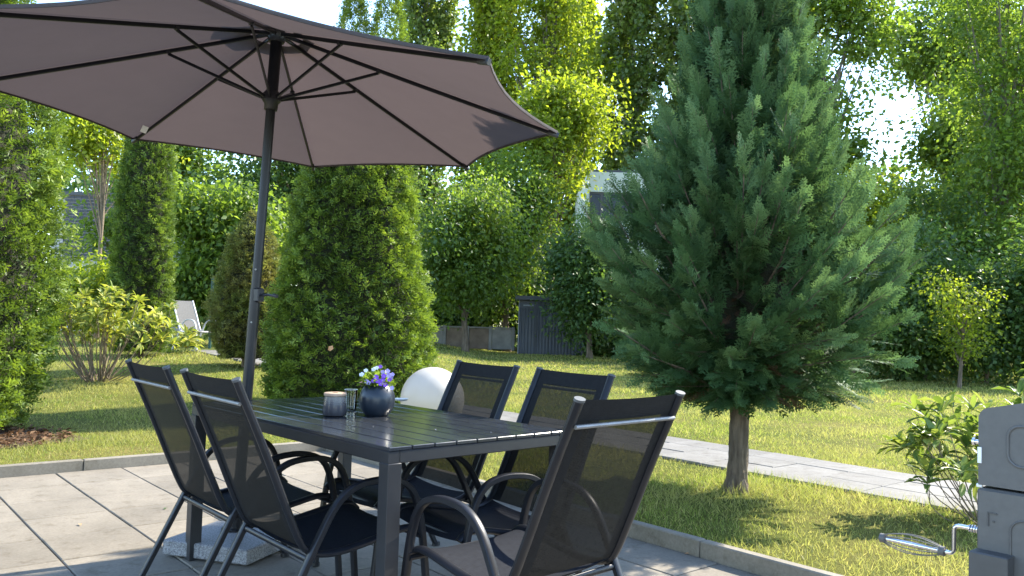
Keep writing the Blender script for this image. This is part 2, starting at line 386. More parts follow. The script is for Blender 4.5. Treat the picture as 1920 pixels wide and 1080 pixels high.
# ------------------------------------------------------------------ mesh helpers
class MB:
    def __init__(s):
        s.v = []; s.f = []; s.mi = []
        s.cur = 0
    def add(s, vs, fs):
        o = len(s.v)
        s.v += [tuple(map(float, p)) for p in vs]
        s.f += [tuple(o+i for i in f) for f in fs]
        s.mi += [s.cur]*len(fs)
    def box(s, c, sz, rot=0.0, M=None, bev=0.0):
        hx, hy, hz = sz[0]/2, sz[1]/2, sz[2]/2
        if bev <= 0:
            P = [(-hx, -hy, -hz), (hx, -hy, -hz), (hx, hy, -hz), (-hx, hy, -hz), (-hx, -hy, hz), (hx, -hy, hz), (hx, hy, hz), (-hx, hy, hz)]
            Fc = [(3, 2, 1, 0), (4, 5, 6, 7), (0, 1, 5, 4), (1, 2, 6, 5), (2, 3, 7, 6), (3, 0, 4, 7)]
        else:
            P = []; Fc = []
            bz = min(bev, hz*0.9)
            for (ix, iz) in ((bev, -hz), (0, -hz+bz), (0, hz-bz), (bev, hz)):
                ax, ay = hx-ix, hy-ix
                cb = bev*0.6
                ring = [(-ax+cb, -ay), (ax-cb, -ay), (ax, -ay+cb), (ax, ay-cb), (ax-cb, ay), (-ax+cb, ay), (-ax, ay-cb), (-ax, -ay+cb)]
                P += [(x, y, iz) for x, y in ring]
            for k in range(3):
                for j in range(8):
                    a = k*8+j; b_ = k*8+(j+1) % 8
                    Fc.append((a, b_, b_+8, a+8))
            Fc.append(tuple(range(7, -1, -1))); Fc.append(tuple(range(24, 32)))
        if M is None:
            M = Matrix.Translation(Vector(c)) @ Matrix.Rotation(rot, 4, 'Z')
        s.add([M @ Vector(p) for p in P], Fc)
    def tube(s, pts, r, seg=8, sq=None, closed=False, cap=True, up=None):
        """sweep; r a number, or list, or (rx, ry) half sizes through sq='rect'/'oval'"""
        P = [Vector(p) for p in pts]
        n = len(P)
        T = []
        for i in range(n):
            if closed:
                t = P[(i+1) % n]-P[i-1]
            else:
                t = P[min(i+1, n-1)]-P[max(i-1, 0)]
            T.append(t.normalized())
        u = Vector(up) if up else (Vector((0, 0, 1)) if abs(T[0].z) < 0.9 else Vector((1, 0, 0)))
        rings = []
        for i in range(n):
            if up: u = Vector(up)
            u = (u-T[i]*u.dot(T[i])).normalized()
            w = T[i].cross(u)
            if sq:
                rx, ry = r
                if sq == 'rect':
                    k = 0.75
                    prof = [(-rx, -ry*k), (-rx*k, -ry), (rx*k, -ry), (rx, -ry*k), (rx, ry*k), (rx*k, ry), (-rx*k, ry), (-rx, ry*k)]
                else:
                    prof = [(rx*math.cos(2*math.pi*j/seg), ry*math.sin(2*math.pi*j/seg)) for j in range(seg)]
            else:
                rr = r[i] if isinstance(r, (list, tuple)) else r
                prof = [(rr*math.cos(2*math.pi*j/seg), rr*math.sin(2*math.pi*j/seg)) for j in range(seg)]
            rings.append([P[i]+w*a+u*b_ for a, b_ in prof])
        m = len(rings[0])
        V = [p for rg in rings for p in rg]
        Fc = []
        for i in range(n if closed else n-1):
            for j in range(m):
                a = i*m+j; b_ = i*m+(j+1) % m; i2 = (i+1) % n
                Fc.append((a, b_, i2*m+(j+1) % m, i2*m+j))
        if cap and not closed:
            Fc.append(tuple(range(m-1, -1, -1))); Fc.append(tuple((n-1)*m+j for j in range(m)))
        s.add(V, Fc)
    def lathe(s, prof, c=(0, 0, 0), seg=32, cap=True):
        V = []; Fc = []
        for r, z in prof:
            for j in range(seg):
                a = 2*math.pi*j/seg
                V.append((c[0]+r*math.cos(a), c[1]+r*math.sin(a), c[2]+z))
        for i in range(len(prof)-1):
            for j in range(seg):
                Fc.append((i*seg+j, i*seg+(j+1) % seg, (i+1)*seg+(j+1) % seg, (i+1)*seg+j))
        if cap:
            Fc.append(tuple(range(seg-1, -1, -1))); Fc.append(tuple((len(prof)-1)*seg+j for j in range(seg)))
        s.add(V, Fc)
    def mesh(s, name, mats, smooth=True, angle=40):
        me = bpy.data.meshes.new(name)
        me.from_pydata(s.v, [], s.f)
        for m_ in (mats if isinstance(mats, (list, tuple)) else [mats]):
            me.materials.append(MATS[m_])
        if any(s.mi):
            me.polygons.foreach_set('material_index', s.mi)
        me.update()
        if smooth:
            me.shade_smooth()
            try:
                me.set_sharp_from_angle(angle=R_(angle))
            except Exception:
                pass
        return me
    def build(s, name, mats, parent=None, smooth=True, angle=40, loc=None):
        return link(name, s.mesh(name, mats, smooth, angle), parent, loc)

def link(name, me, parent=None, loc=None, rot=None):
    o = bpy.data.objects.new(name, me)
    COL.objects.link(o)
    if parent is not None:
        o.parent = parent
    if loc is not None:
        o.location = tuple(map(float, loc))
    if rot is not None:
        o.rotation_euler = rot
    return o
def tag(o, label=None, cat=None, group=None, kind=None):
    if label: o['label'] = label
    if cat: o['category'] = cat
    if group: o['group'] = group
    if kind: o['kind'] = kind
    return o
def thing(name, label, cat, loc=(0, 0, 0), rz=0.0, group=None):
    o = link(name, None, None, loc, (0, 0, rz))
    o.empty_display_size = 0.1
    return tag(o, label, cat, group)
def copy_tree(o, parent=None):
    c = o.copy(); COL.objects.link(c); c.parent = parent
    for ch in list(o.children):
        copy_tree(ch, c)
    return c

def np_mesh(name, V, F, mat, tint=None, smooth=False):
    """V (n,3), F (m,k) uniform polygons"""
    me = bpy.data.meshes.new(name)
    n, (mF, k) = len(V), F.shape
    me.vertices.add(n); me.vertices.foreach_set('co', np.ascontiguousarray(V, np.float32).ravel())
    me.loops.add(mF*k); me.loops.foreach_set('vertex_index', np.ascontiguousarray(F, np.int32).ravel())
    me.polygons.add(mF)
    me.polygons.foreach_set('loop_start', np.arange(0, mF*k, k, dtype=np.int32))
    me.polygons.foreach_set('loop_total', np.full(mF, k, np.int32))
    if smooth:
        me.polygons.foreach_set('use_smooth', np.ones(mF, bool))
    if tint is not None:
        at = me.attributes.new('tint', 'FLOAT', 'POINT')
        at.data.foreach_set('value', np.ascontiguousarray(tint, np.float32))
    me.materials.append(MATS[mat])
    me.update(calc_edges=True)
    return me
def nrm(v):
    return v/np.maximum(np.linalg.norm(v, axis=-1, keepdims=True), 1e-9)
def stamp(tv, tf, P, D, Nn, S, tint, tt=None):
    """copies template (local y along D, z along Nn) to every P; gives V, F, tint per vertex"""
    D = nrm(D); X = nrm(np.cross(D, Nn)); Z = np.cross(X, D)
    S = np.asarray(S, float)
    if S.ndim == 1: S = np.stack([S, S, S], 1)
    k = len(tv)
    V = P[:, None, :] + X[:, None, :]*(tv[None, :, 0:1]*S[:, None, 0:1]) + D[:, None, :]*(tv[None, :, 1:2]*S[:, None, 1:2]) + Z[:, None, :]*(tv[None, :, 2:3]*S[:, None, 2:3])
    F = tf[None]+(np.arange(len(P))*k)[:, None, None]
    t = np.repeat(tint[:, None], k, 1)
    if tt is not None: t = t+tt[None]
    return V.reshape(-1, 3), F.reshape(-1, tf.shape[1]), np.clip(t.ravel(), 0, 1)
def merge(parts):
    V = []; F = []; T = []; o = 0
    for v, f, t in parts:
        V.append(v); F.append(f+o); T.append(t); o += len(v)
    return np.concatenate(V), np.concatenate(F), np.concatenate(T)

# leaf templates (triangles)
LEAF = (np.array([(0, 0, 0), (0.30, 0.45, 0.07), (0, 1, -0.05), (-0.30, 0.45, 0.07)], float), np.array([(0, 1, 2), (0, 2, 3)]))
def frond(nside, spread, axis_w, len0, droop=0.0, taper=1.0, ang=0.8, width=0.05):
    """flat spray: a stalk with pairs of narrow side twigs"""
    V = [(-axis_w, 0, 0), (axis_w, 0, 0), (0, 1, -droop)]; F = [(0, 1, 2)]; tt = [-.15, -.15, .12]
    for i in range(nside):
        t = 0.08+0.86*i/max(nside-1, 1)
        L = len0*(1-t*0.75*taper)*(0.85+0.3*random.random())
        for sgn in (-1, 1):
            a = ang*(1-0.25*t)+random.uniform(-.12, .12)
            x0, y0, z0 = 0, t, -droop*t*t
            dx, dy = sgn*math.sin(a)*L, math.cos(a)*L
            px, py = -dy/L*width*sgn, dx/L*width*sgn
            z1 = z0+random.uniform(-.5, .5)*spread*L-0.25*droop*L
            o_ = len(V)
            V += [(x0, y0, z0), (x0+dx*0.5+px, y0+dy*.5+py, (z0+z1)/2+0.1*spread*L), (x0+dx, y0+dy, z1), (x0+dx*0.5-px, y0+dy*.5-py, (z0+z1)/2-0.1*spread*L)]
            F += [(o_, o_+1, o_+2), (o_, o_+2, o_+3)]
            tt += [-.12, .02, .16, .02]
    return np.array(V, float), np.array(F), np.array(tt)

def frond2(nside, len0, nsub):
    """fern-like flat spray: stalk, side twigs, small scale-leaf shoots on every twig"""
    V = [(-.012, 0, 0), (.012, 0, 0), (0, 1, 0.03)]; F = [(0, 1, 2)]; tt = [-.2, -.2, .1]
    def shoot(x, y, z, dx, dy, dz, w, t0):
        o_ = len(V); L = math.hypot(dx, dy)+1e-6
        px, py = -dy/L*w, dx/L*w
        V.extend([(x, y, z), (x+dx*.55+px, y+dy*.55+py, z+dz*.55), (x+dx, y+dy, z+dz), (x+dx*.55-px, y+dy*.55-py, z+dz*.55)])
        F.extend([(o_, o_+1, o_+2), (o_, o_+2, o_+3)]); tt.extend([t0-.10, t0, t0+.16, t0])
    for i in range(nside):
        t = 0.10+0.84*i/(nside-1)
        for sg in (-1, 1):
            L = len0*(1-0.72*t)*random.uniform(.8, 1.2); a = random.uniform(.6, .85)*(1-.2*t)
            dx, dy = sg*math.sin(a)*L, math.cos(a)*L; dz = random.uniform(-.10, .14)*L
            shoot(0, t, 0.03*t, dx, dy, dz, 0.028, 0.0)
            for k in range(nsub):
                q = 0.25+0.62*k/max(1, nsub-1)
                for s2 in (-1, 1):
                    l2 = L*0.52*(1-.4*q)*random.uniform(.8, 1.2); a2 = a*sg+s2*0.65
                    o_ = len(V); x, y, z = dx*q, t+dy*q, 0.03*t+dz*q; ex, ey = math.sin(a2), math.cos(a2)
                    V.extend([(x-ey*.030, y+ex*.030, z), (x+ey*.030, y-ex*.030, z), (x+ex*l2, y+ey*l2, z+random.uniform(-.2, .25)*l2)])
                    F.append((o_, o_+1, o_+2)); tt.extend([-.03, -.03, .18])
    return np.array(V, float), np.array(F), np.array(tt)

# ------------------------------------------------------------------ ground (structure)
def build_ground():
    def axis_lines(edge, lo, hi):
        a = np.concatenate([edge-np.array([300, 180, 100, 60, 40, 30])+0.0, np.linspace(edge-24, edge, 49)])
        b = np.concatenate([np.arange(edge+0.3, edge+34, 0.3), edge+np.array([36, 42, 55, 80, 120, 200, 320, 500])])
        return np.concatenate([a, b])
    la = axis_lines(PATIO_A+0.035, 0, 0); lb = axis_lines(PATIO_B+0.035, 0, 0)
    A_, B_ = np.meshgrid(la, lb)
    X = AD[0]*A_+BD[0]*B_; Y = AD[1]*A_+BD[1]*B_
    Z = gz(X, Y)
    V = np.stack([X, Y, Z], -1).reshape(-1, 3)
    i = np.arange(A_.size).reshape(A_.shape)
    F = np.stack([i[:-1, :-1], i[:-1, 1:], i[1:, 1:], i[1:, :-1]], -1)[:, :, ::-1]
    ac = (A_[:-1, :-1]+A_[1:, 1:])/2; bc_ = (B_[:-1, :-1]+B_[1:, 1:])/2
    keep = (ac > PATIO_A+0.035) | (bc_ > PATIO_B+0.035)
    F = F[keep]
    tag(link('ground', np_mesh('ground', V, F, 'lawn_ground', smooth=True)), kind='structure')
build_ground()

def rect_ab(a0, a1, b0, b1, z):
    return [ab(a0, b0, z), ab(a1, b0, z), ab(a1, b1, z), ab(a0, b1, z)]
mb = MB()
mb.add(rect_ab(-30, PATIO_A+0.05, -30, PATIO_B+0.05, -0.010)+rect_ab(-30, PATIO_A+0.05, -30, PATIO_B+0.05, -0.30),
       [(3, 2, 1, 0), (4, 5, 6, 7), (0, 1, 5, 4), (1, 2, 6, 5), (2, 3, 7, 6), (3, 0, 4, 7)])
patio = tag(mb.build('patio', 'joint_sand', None, False), kind='structure')
PROT = R_(40.5)
def slab_mesh(name, lb, la, th, mat, bev=0.004):
    mb = MB(); mb.box((0, 0, -th/2), (lb, la, th), bev=bev)
    return mb.mesh(name, mat, True, 25)
def lines(first, pitch, lo, hi):
    k0 = math.ceil((lo-first)/pitch); v = [lo]
    while first+k0*pitch < hi-1e-6:
        if first+k0*pitch > lo+0.06: v.append(first+k0*pitch)
        k0 += 1
    if hi-v[-1] > 0.06: v.append(hi)
    else: v[-1] = hi
    return v
cache = {}
bl = lines(0.945, 0.44, -3.0, PATIO_B)
al = lines(4.28, 0.4575, 0.3, PATIO_A)
for i in range(len(bl)-1):
    for j in range(len(al)-1):
        lb, la = round(bl[i+1]-bl[i]-0.007, 4), round(al[j+1]-al[j]-0.007, 4)
        if (lb, la) not in cache: cache[(lb, la)] = slab_mesh('paving_slab', lb, la, 0.045, 'paving')
        c = ab((al[j]+al[j+1])/2, (bl[i]+bl[i+1])/2, random.uniform(-0.002, 0.002))
        link('paving_slab', cache[(lb, la)], patio, c, (random.uniform(-.002, .002), random.uniform(-.002, .002), PROT))
# garden path
path = tag(link('garden_path', None), kind='structure')
mb = MB()
rows = [PATH0, PATH0+0.363, PATH0+0.726, PATH1]
av = lines(0.12, 0.44, -6.0, 16.0)
pm = slab_mesh('path_slab', 0.356, 0.433, 0.05, 'path_paving', 0.005)
V = []; Fq = []
for j in range(len(av)-1):
    for i in range(3):
        a_c, b_c = (av[j]+av[j+1])/2, (rows[i]+rows[i+1])/2
        c = ab(a_c, b_c)
        if c[1] < 1: continue
        e = 0.2
        za = float(gz(*ab(a_c+e, b_c)[:2])-gz(*ab(a_c-e, b_c)[:2]))/(2*e)
        zb = float(gz(*ab(a_c, b_c+e)[:2])-gz(*ab(a_c, b_c-e)[:2]))/(2*e)
        link('path_slab', pm, path, (c[0], c[1], float(gz(c[0], c[1]))+0.022+random.uniform(-.003, .003)), (math.atan(za), -math.atan(zb), PROT))
# the bedding under the path, a hand below the slabs
pts = []
for a_c in np.arange(-6, 16.2, 0.5):
    for b_c in (PATH0-0.01, PATH1+0.01):
        c = ab(a_c, b_c); pts.append((c[0], c[1], float(gz(c[0], c[1]))+0.008))
mb.add(pts, [(2*i, 2*i+1, 2*i+3, 2*i+2) for i in range(len(pts)//2-1)])
mb.build('path_bedding', 'joint_sand', path, False)
# kerbs
def kerb(name, p0, p1, h, w, L):
    root = tag(link(name, None), kind='structure')
    d = p1-p0; n_ = int(np.linalg.norm(d)/L); ang = math.atan2(d[1], d[0])
    mb = MB(); mb.box((0, 0, 0), (L-0.006, w, 0.30), bev=0.006)
    me = mb.mesh('kerb_stone', 'kerb', True, 30)
    for i in range(n_):
        c = p0+d*(i+0.5)/n_
        link('kerb_stone', me, root, (c[0], c[1], h-0.15+random.uniform(-.003, .003)), (random.uniform(-.004, .004), 0, ang+random.uniform(-.002, .002)))
kerb('kerb_far', ab(PATIO_A+0.033, PATIO_B+0.066), ab(PATIO_A+0.033, PATIO_B+0.066-9.0), 0.082, 0.06, 1.0)
kerb('kerb_right', ab(PATIO_A+0.0, PATIO_B+0.033), ab(PATIO_A-9.0, PATIO_B+0.033), 0.085, 0.06, 1.0)
# bare soil beneath the tall thuja
SOIL = (-4.55, 6.95, 0.72)
mb = MB(); k = 40
ring = []
for j in range(k):
    a = 2*math.pi*j/k; rr = SOIL[2]*(1+0.13*math.sin(3*a+1)+0.08*math.sin(7*a)+0.05*random.random())
    x, y = SOIL[0]+rr*1.1*math.cos(a), SOIL[1]+rr*0.9*math.sin(a)
    ca, cb = x*AD[0]+y*AD[1], x*BD[0]+y*BD[1]
    if ca < PATIO_A+0.08: x += (PATIO_A+0.08-ca)*AD[0]; y += (PATIO_A+0.08-ca)*AD[1]
    ring.append((x, y, float(gz(x, y))+0.006))
mb.add([(SOIL[0], SOIL[1], float(gz(SOIL[0], SOIL[1]))+0.02)]+ring, [(0, 1+j, 1+(j+1) % k) for j in range(k)])
soil_bed = tag(mb.build('soil_bed', 'soil'), kind='structure')
m_ = 1500; a_ = RNG.uniform(0, 6.28, m_); r_ = SOIL[2]*1.05*np.sqrt(RNG.random(m_)); x_ = SOIL[0]+1.1*r_*np.cos(a_); y_ = SOIL[1]+.9*r_*np.sin(a_)
ok_ = x_*AD[0]+y_*AD[1] > PATIO_A+0.10; x_, y_ = x_[ok_], y_[ok_]; m_ = len(x_)
v, f_, ti = stamp(LEAF[0]*np.array([.7, 1, 1]), LEAF[1], np.stack([x_, y_, gz(x_, y_)+RNG.uniform(.012, .03, m_)], 1), RNG.normal(0, 1, (m_, 3))*[1, 1, .25], RNG.normal(0, .4, (m_, 3))+[0, 0, 1], RNG.uniform(.03, .08, m_), RNG.random(m_))
o = link('leaf_litter', np_mesh('leaf_litter', v, f_, 'dead_twig', ti), soil_bed); o['kind'] = 'stuff'

# ------------------------------------------------------------------ dining chairs
SIDE = [(.095, 0.006), (.135, .085), (.20, .215), (.266, .348), (.305, .425), (.345, .497), (.385, .545), (.44, .577), (.51, .588), (.575, .586),
        (.635, .568), (.678, .527), (.705, .46), (.722, .38), (.738, .27), (.752, .14), (.765, 0.006)]
SEATP = [(0, .955), (.028, .892), (.064, .815), (.10, .735), (.138, .648), (.175, .56), (.207, .487), (.235, .425), (.262, .382), (.305, .358), (.37, .350),
         (.45, .358), (.54, .374), (.62, .390), (.675, .396), (.715, .388), (.74, .366)]
def crom(P, n=3):
    out = []
    for i in range(len(P)-1):
        p0, p1, p2, p3 = [np.array(P[max(0, min(len(P)-1, i+k_))], float) for k_ in (-1, 0, 1, 2)]
        for t in np.arange(n)/n:
            out.append(0.5*((2*p1)+(-p0+p2)*t+(2*p0-5*p1+4*p2-p3)*t*t+(-p0+3*p1-3*p2+p3)*t**3))
    out.append(np.array(P[-1], float))
    return out
def make_chair(name, label, M, group):
    """local +Y is where the chair faces, origin under the top of the back"""
    t = thing(name, label, 'chair', group=group)
    w1, w2 = 0.268, 0.2415
    sidec = crom(SIDE); seatc = crom(SEATP)
    for s in (-1, 1):
        mb = MB(); mb.tube([(s*w1, u, z) for u, z in sidec], (0.0140, 0.0108), sq='rect')
        sf = mb.build('side_frame', M['frame'], t)
        for u in (.093, .766):
            mb = MB(); mb.box((s*w1, u, 0.012), (0.026, 0.036, 0.024), bev=0.004); mb.build('foot_cap', 'foot_cap', sf)
    for s in (-1, 1):
        mb = MB(); mb.tube([(s*w2, u, z) for u, z in seatc], (0.0125, 0.019), sq='oval', seg=10)
        rail = mb.build('sling_rail', M['frame'], t)
        mb = MB(); d = Vector((0, -0.03, 0.066)).normalized()
        mb.tube([Vector((s*w2, 0, .955))-d*0.004, Vector((s*w2, 0, .955))+d*0.004], (0.0138, 0.0203), sq='oval', seg=14)
        mb.build('end_cap', M['cap'], rail)
        for (u, z) in ((.285, .36), (.715, .388)):
            mb = MB(); mb.tube([(s*(w2-0.004), u, z-0.006), (s*(w1+0.006), u, z-0.006)], 0.007, 8)
            mb.build('bolt', M['frame'], rail)
    # crossbar high on the back, rear stretcher, front tube
    mb = MB(); mb.tube([(-w2+.006, .018, .876), (w2-.006, .018, .876)], 0.0065, 8); mb.build('crossbar', M['bar'], t)
    mb = MB(); mb.tube([(-w1, .268, .345), (w1, .268, .345)], (0.0085, 0.011), sq='oval', seg=10); mb.build('stretcher', M['frame'], t)
    mb = MB(); mb.tube([(-w1, .716, .365), (w1, .716, .365)], 0.010, 8); mb.build('front_rail', M['frame'], t)
    # sling cloth, back and seat
    nb = 8*3
    def cloth(rows_, xs, sag):
        V = []; Fc = []
        for i, (u, z) in enumerate(rows_):
            for x in xs:
                k_ = 1-(x/w2)**2
                V.append((x, u-0.0 + (sag[0]*k_), z-(sag[1]*k_)))
        n_ = len(xs)
        for i in range(len(rows_)-1):
            for j in range(n_-1):
                Fc.append((i*n_+j, i*n_+j+1, (i+1)*n_+j+1, (i+1)*n_+j))
        return V, Fc
    inner = np.linspace(-0.178, 0.178, 9)
    lx = np.linspace(-w2+0.004, -0.178, 3); rx = np.linspace(0.178, w2-0.004, 3)
    back = seatc[0:nb+1]; seat = seatc[nb:]
    mb = MB(); mb.add(*cloth(back[3:], inner, (-0.006, 0.0)))
    mb.build('back_sling', M['sling'], t)
    mb = MB(); mb.add(*cloth(seat, np.linspace(-w2+0.004, w2-0.004, 13), (0.0, 0.016)))
    mb.build('seat_sling', M['seat'], t)
    mb = MB()
    for xs in (lx, rx):
        mb.add(*cloth(back[3:], xs, (-0.006, 0.0)))
    mb.add(*cloth(back[0:4], np.linspace(-w2+0.004, w2-0.004, 13), (-0.006, 0.005)))
    mb.build('sling_hem', M['hem'], t)
    return t
DARK = dict(frame='frame', bar='crossbar', sling='sling', hem='sling_hem', seat='seat_sling', cap='end_cap')
CH = [(-1.46611881, 3.31835165, 40.73, 'dark mesh garden chair farthest left, back to the lawn and left thuja'),
      (-1.03030233, 2.81664022, 40.56, 'dark mesh garden chair seen from behind, tucked at near left of table'),
      (-0.11531488, 4.15185176, 218.35, 'dark mesh garden chair in front of the white globe, facing the camera'),
      (0.28476239, 3.64416573, 216.64, 'dark mesh garden chair facing the camera, partly behind the nearest chair'),
      (0.37130842, 2.45543954, 133.74, 'nearest and largest dark mesh chair at the head of the table')]
ch0 = None
for (x, y, a, lab) in CH:
    c = make_chair('dining_chair', lab, DARK, 'garden chairs round the dining table') if ch0 is None else copy_tree(ch0)
    if ch0 is None: ch0 = c
    c.location = (x, y, 0); c.rotation_euler = (0, 0, R_(a-90)); c['label'] = lab

# ------------------------------------------------------------------ table
TN = np.array([-0.39019, 2.72259, 0]); TYAW = R_(132.83); TL, TW, TH = 1.65, 0.865, 0.74
table = thing('dining_table', 'dark grey aluminium dining table with long plank top on the patio', 'table', (TN[0], TN[1], 0), TYAW)
# local +X along the length (A), local -Y across (B)
leg_me = None
for (x, y) in ((0.0275, -0.0275), (TL-0.0275, -0.0275), (0.0275, -TW+0.0275), (TL-0.0275, -TW+0.0275)):
    if leg_me is None:
        mb = MB(); mb.box((0, 0, 0.343), (0.055, 0.055, 0.686), bev=0.003); leg_me = mb.mesh('leg', 'table_frame', True, 30)
    link('leg', leg_me, table, (x, y, 0))
for s_, (c, sz) in enumerate((((TL/2, -0.0245, 0.705), (TL-0.004, 0.045, 0.043)), ((TL/2, -TW+0.0245, 0.705), (TL-0.004, 0.045, 0.043)),
                              ((0.0245, -TW/2, 0.705), (0.045, TW-0.096, 0.0425)), ((TL-0.0245, -TW/2, 0.705), (0.045, TW-0.096, 0.0425)))):
    mb = MB(); mb.box(c, sz, bev=0.003); mb.build('apron', 'table_frame', table, True, 30)
npl = 9; pw = TW/npl
mbp = MB(); mbp.box((0, 0, 0), (TL, pw-0.005, 0.013), bev=0.002); plank_me = mbp.mesh('plank', 'plank', True, 30)
for i in range(npl):
    link('plank', plank_me, table, (TL/2, -(i+0.5)*pw, TH-0.0065+random.uniform(-.0004, .0004)))
for x in (0.55, 1.1):
    mb = MB(); mb.box((x, -TW/2, 0.70), (0.04, TW-0.10, 0.045)); mb.build('brace', 'table_frame', table)

# ------------------------------------------------------------------ parasol
APEX = Vector((-1.2707, 4.2332, 2.6509)); AX = Vector((0.0339, 0.0183, 1)).normalized()
UR, UDROP, UPH, URING, UFR = 1.5116, 0.4132, -0.6939, 0.3614, 0.3559
e1 = Vector((0, 1, 0)).cross(AX).normalized(); e2 = AX.cross(e1)
par = thing('parasol', 'large taupe eight-rib parasol on a dark pole above the table', 'parasol', APEX-AX*(APEX.z/AX.z))
par_o = Vector(par.location)
def U(r, ang, d):        # parasol coordinates to local of the root
    return APEX+(e1*math.cos(ang)+e2*math.sin(ang))*r-AX*d-par_o
mb = MB(); NU, NW = 14, 12
for k in range(8):
    a0 = UPH+k*math.pi/4
    V = []
    for i in range(NU+1):
        t = 0.09+0.91*i/NU
        for j in range(NW+1):
            w = j/NW
            p = U(UR*t, a0, UDROP*t)*(1-w)+U(UR*t, a0+math.pi/4, UDROP*t)*w
            bow = 4*w*(1-w)
            c = U(0, 0, UDROP*t)
            p = p+(c-p)*(0.055*bow*t*t)           # scalloped hem
            p = p-AX*(0.018*bow*math.sin(math.pi*min(1, t*1.02)))   # cloth sags between the ribs
            V.append(p+AX*0.012)
    Fc = [(i*(NW+1)+j, i*(NW+1)+j+1, (i+1)*(NW+1)+j+1, (i+1)*(NW+1)+j) for i in range(NU) for j in range(NW)]
    mb.add(V, Fc)
canopy = mb.build('canopy', 'canopy', par, True, 25)
mb = MB()
for k in range(8):
    a0 = UPH+k*math.pi/4
    V = [U(0, 0, -0.075), U(0.24, a0, 0.005), U(0.24, a0+math.pi/4, 0.005)]
    mb.add(V, [(0, 1, 2)])
mb.build('vent_cap', 'canopy', canopy, False)
mb = MB()          # hem fold along the rim
for k in range(8):
    a0 = UPH+k*math.pi/4; pts = []
    for j in range(9):
        w = j/8; p = U(UR, a0, UDROP)*(1-w)+U(UR, a0+math.pi/4, UDROP)*w
        c = U(0, 0, UDROP); pts.append(p+(c-p)*(0.055*4*w*(1-w))+AX*0.011)
    mb.tube(pts, (0.0025, 0.008), sq='rect')
mb.build('hem', 'canopy', canopy)
for k in range(8):
    a = UPH+k*math.pi/4
    mb = MB(); mb.tube([U(0.045, a, 0.018), U(UR*0.5, a, UDROP*0.5+0.008), U(UR*0.985, a, UDROP*0.985+0.006)], (0.006, 0.0095), sq='rect', up=AX)
    rib = mb.build('rib', 'pole', par)
    mb = MB(); mb.tube([U(UR*0.965, a, UDROP*0.965+0.006), U(UR*1.004, a, UDROP*1.004+0.004)], (0.010, 0.013), sq='rect', up=AX)
    mb.build('rib_tip', 'black_plastic', rib)
    mb = MB(); mb.tube([U(0.042, a, URING-0.008), U(UR*UFR, a, UDROP*UFR+0.022)], (0.005, 0.0075), sq='rect', up=AX)
    mb.build('strut', 'pole', par)
    mb = MB(); q = U(UR*UFR, a, UDROP*UFR+0.014); tng = -e1*math.sin(a)+e2*math.cos(a)
    mb.tube([q-tng*0.012, q+tng*0.012], 0.010, 8); mb.build('strut_joint', 'black_plastic', rib)
def Pz(d): return APEX-AX*d-par_o
mb = MB(); mb.tube([Pz(-0.06), Pz(-0.045), Pz(0.0), Pz(0.03), Pz(0.055)], [0.012, 0.022, 0.045, 0.048, 0.040], 16); mb.build('crown_hub', 'black_plastic', par)
mb = MB(); mb.tube([Pz(0.04), Pz(URING-0.04)], 0.030, 18); mb.build('upper_pole', 'pole', par)
mb = MB(); mb.tube([Pz(URING-0.045), Pz(URING-0.03), Pz(URING+0.005), Pz(URING+0.02), Pz(URING+0.055)], [0.034, 0.046, 0.048, 0.036, 0.034], 18); mb.build('runner_hub', 'black_plastic', par)
full = APEX.z/AX.z
mb = MB(); mb.tube([Pz(URING), Pz(full-1.22)], 0.0245, 18); mb.build('middle_pole', 'pole', par)
mb = MB(); mb.tube([Pz(full-1.30), Pz(full-0.03)], 0.0275, 18); lp = mb.build('lower_pole', 'pole', par)
mb = MB()
cz = Pz(full-1.27); sx = Vector((0.92, -0.39, 0))
mb.box(cz+sx*0.012, (0.055, 0.05, 0.075), rot=-0.4, bev=0.008); crank = mb.build('crank_box', 'black_plastic', par)
mb = MB(); q = cz+sx*0.035; mb.tube([q, q+sx*0.035, q+sx*0.04+Vector((0, 0, .003)), q+sx*0.085+Vector((0, 0, -.004))], 0.0065, 8)
mb.tube([q+sx*0.08, q+sx*0.105+Vector((0, 0, -.004))], 0.010, 10); mb.build('crank_handle', 'black_plastic', crank)
mb = MB(); q = Pz(full-1.13)-Vector((0, 0.0225, 0)); mb.tube([q, q+Vector((0, -0.006, 0))], 0.005, 8); mb.build('screw', 'crossbar', lp)
mb = MB(); q = Pz(full-1.40)-Vector((0, 0.026, 0)); mb.tube([q, q+Vector((0, -0.006, 0))], 0.005, 8); mb.build('screw', 'crossbar', lp)
q = U(UR*0.86, UPH+4*math.pi/4+0.028, UDROP*0.86+0.02)
mb = MB(); mb.box((0, 0, 0), (0.035, 0.002, 0.045), bev=0.0008)
o = mb.build('care_tag', 'tag_white', canopy); o.location = q; o.rotation_euler = (0.5, 0.3, 0.6)
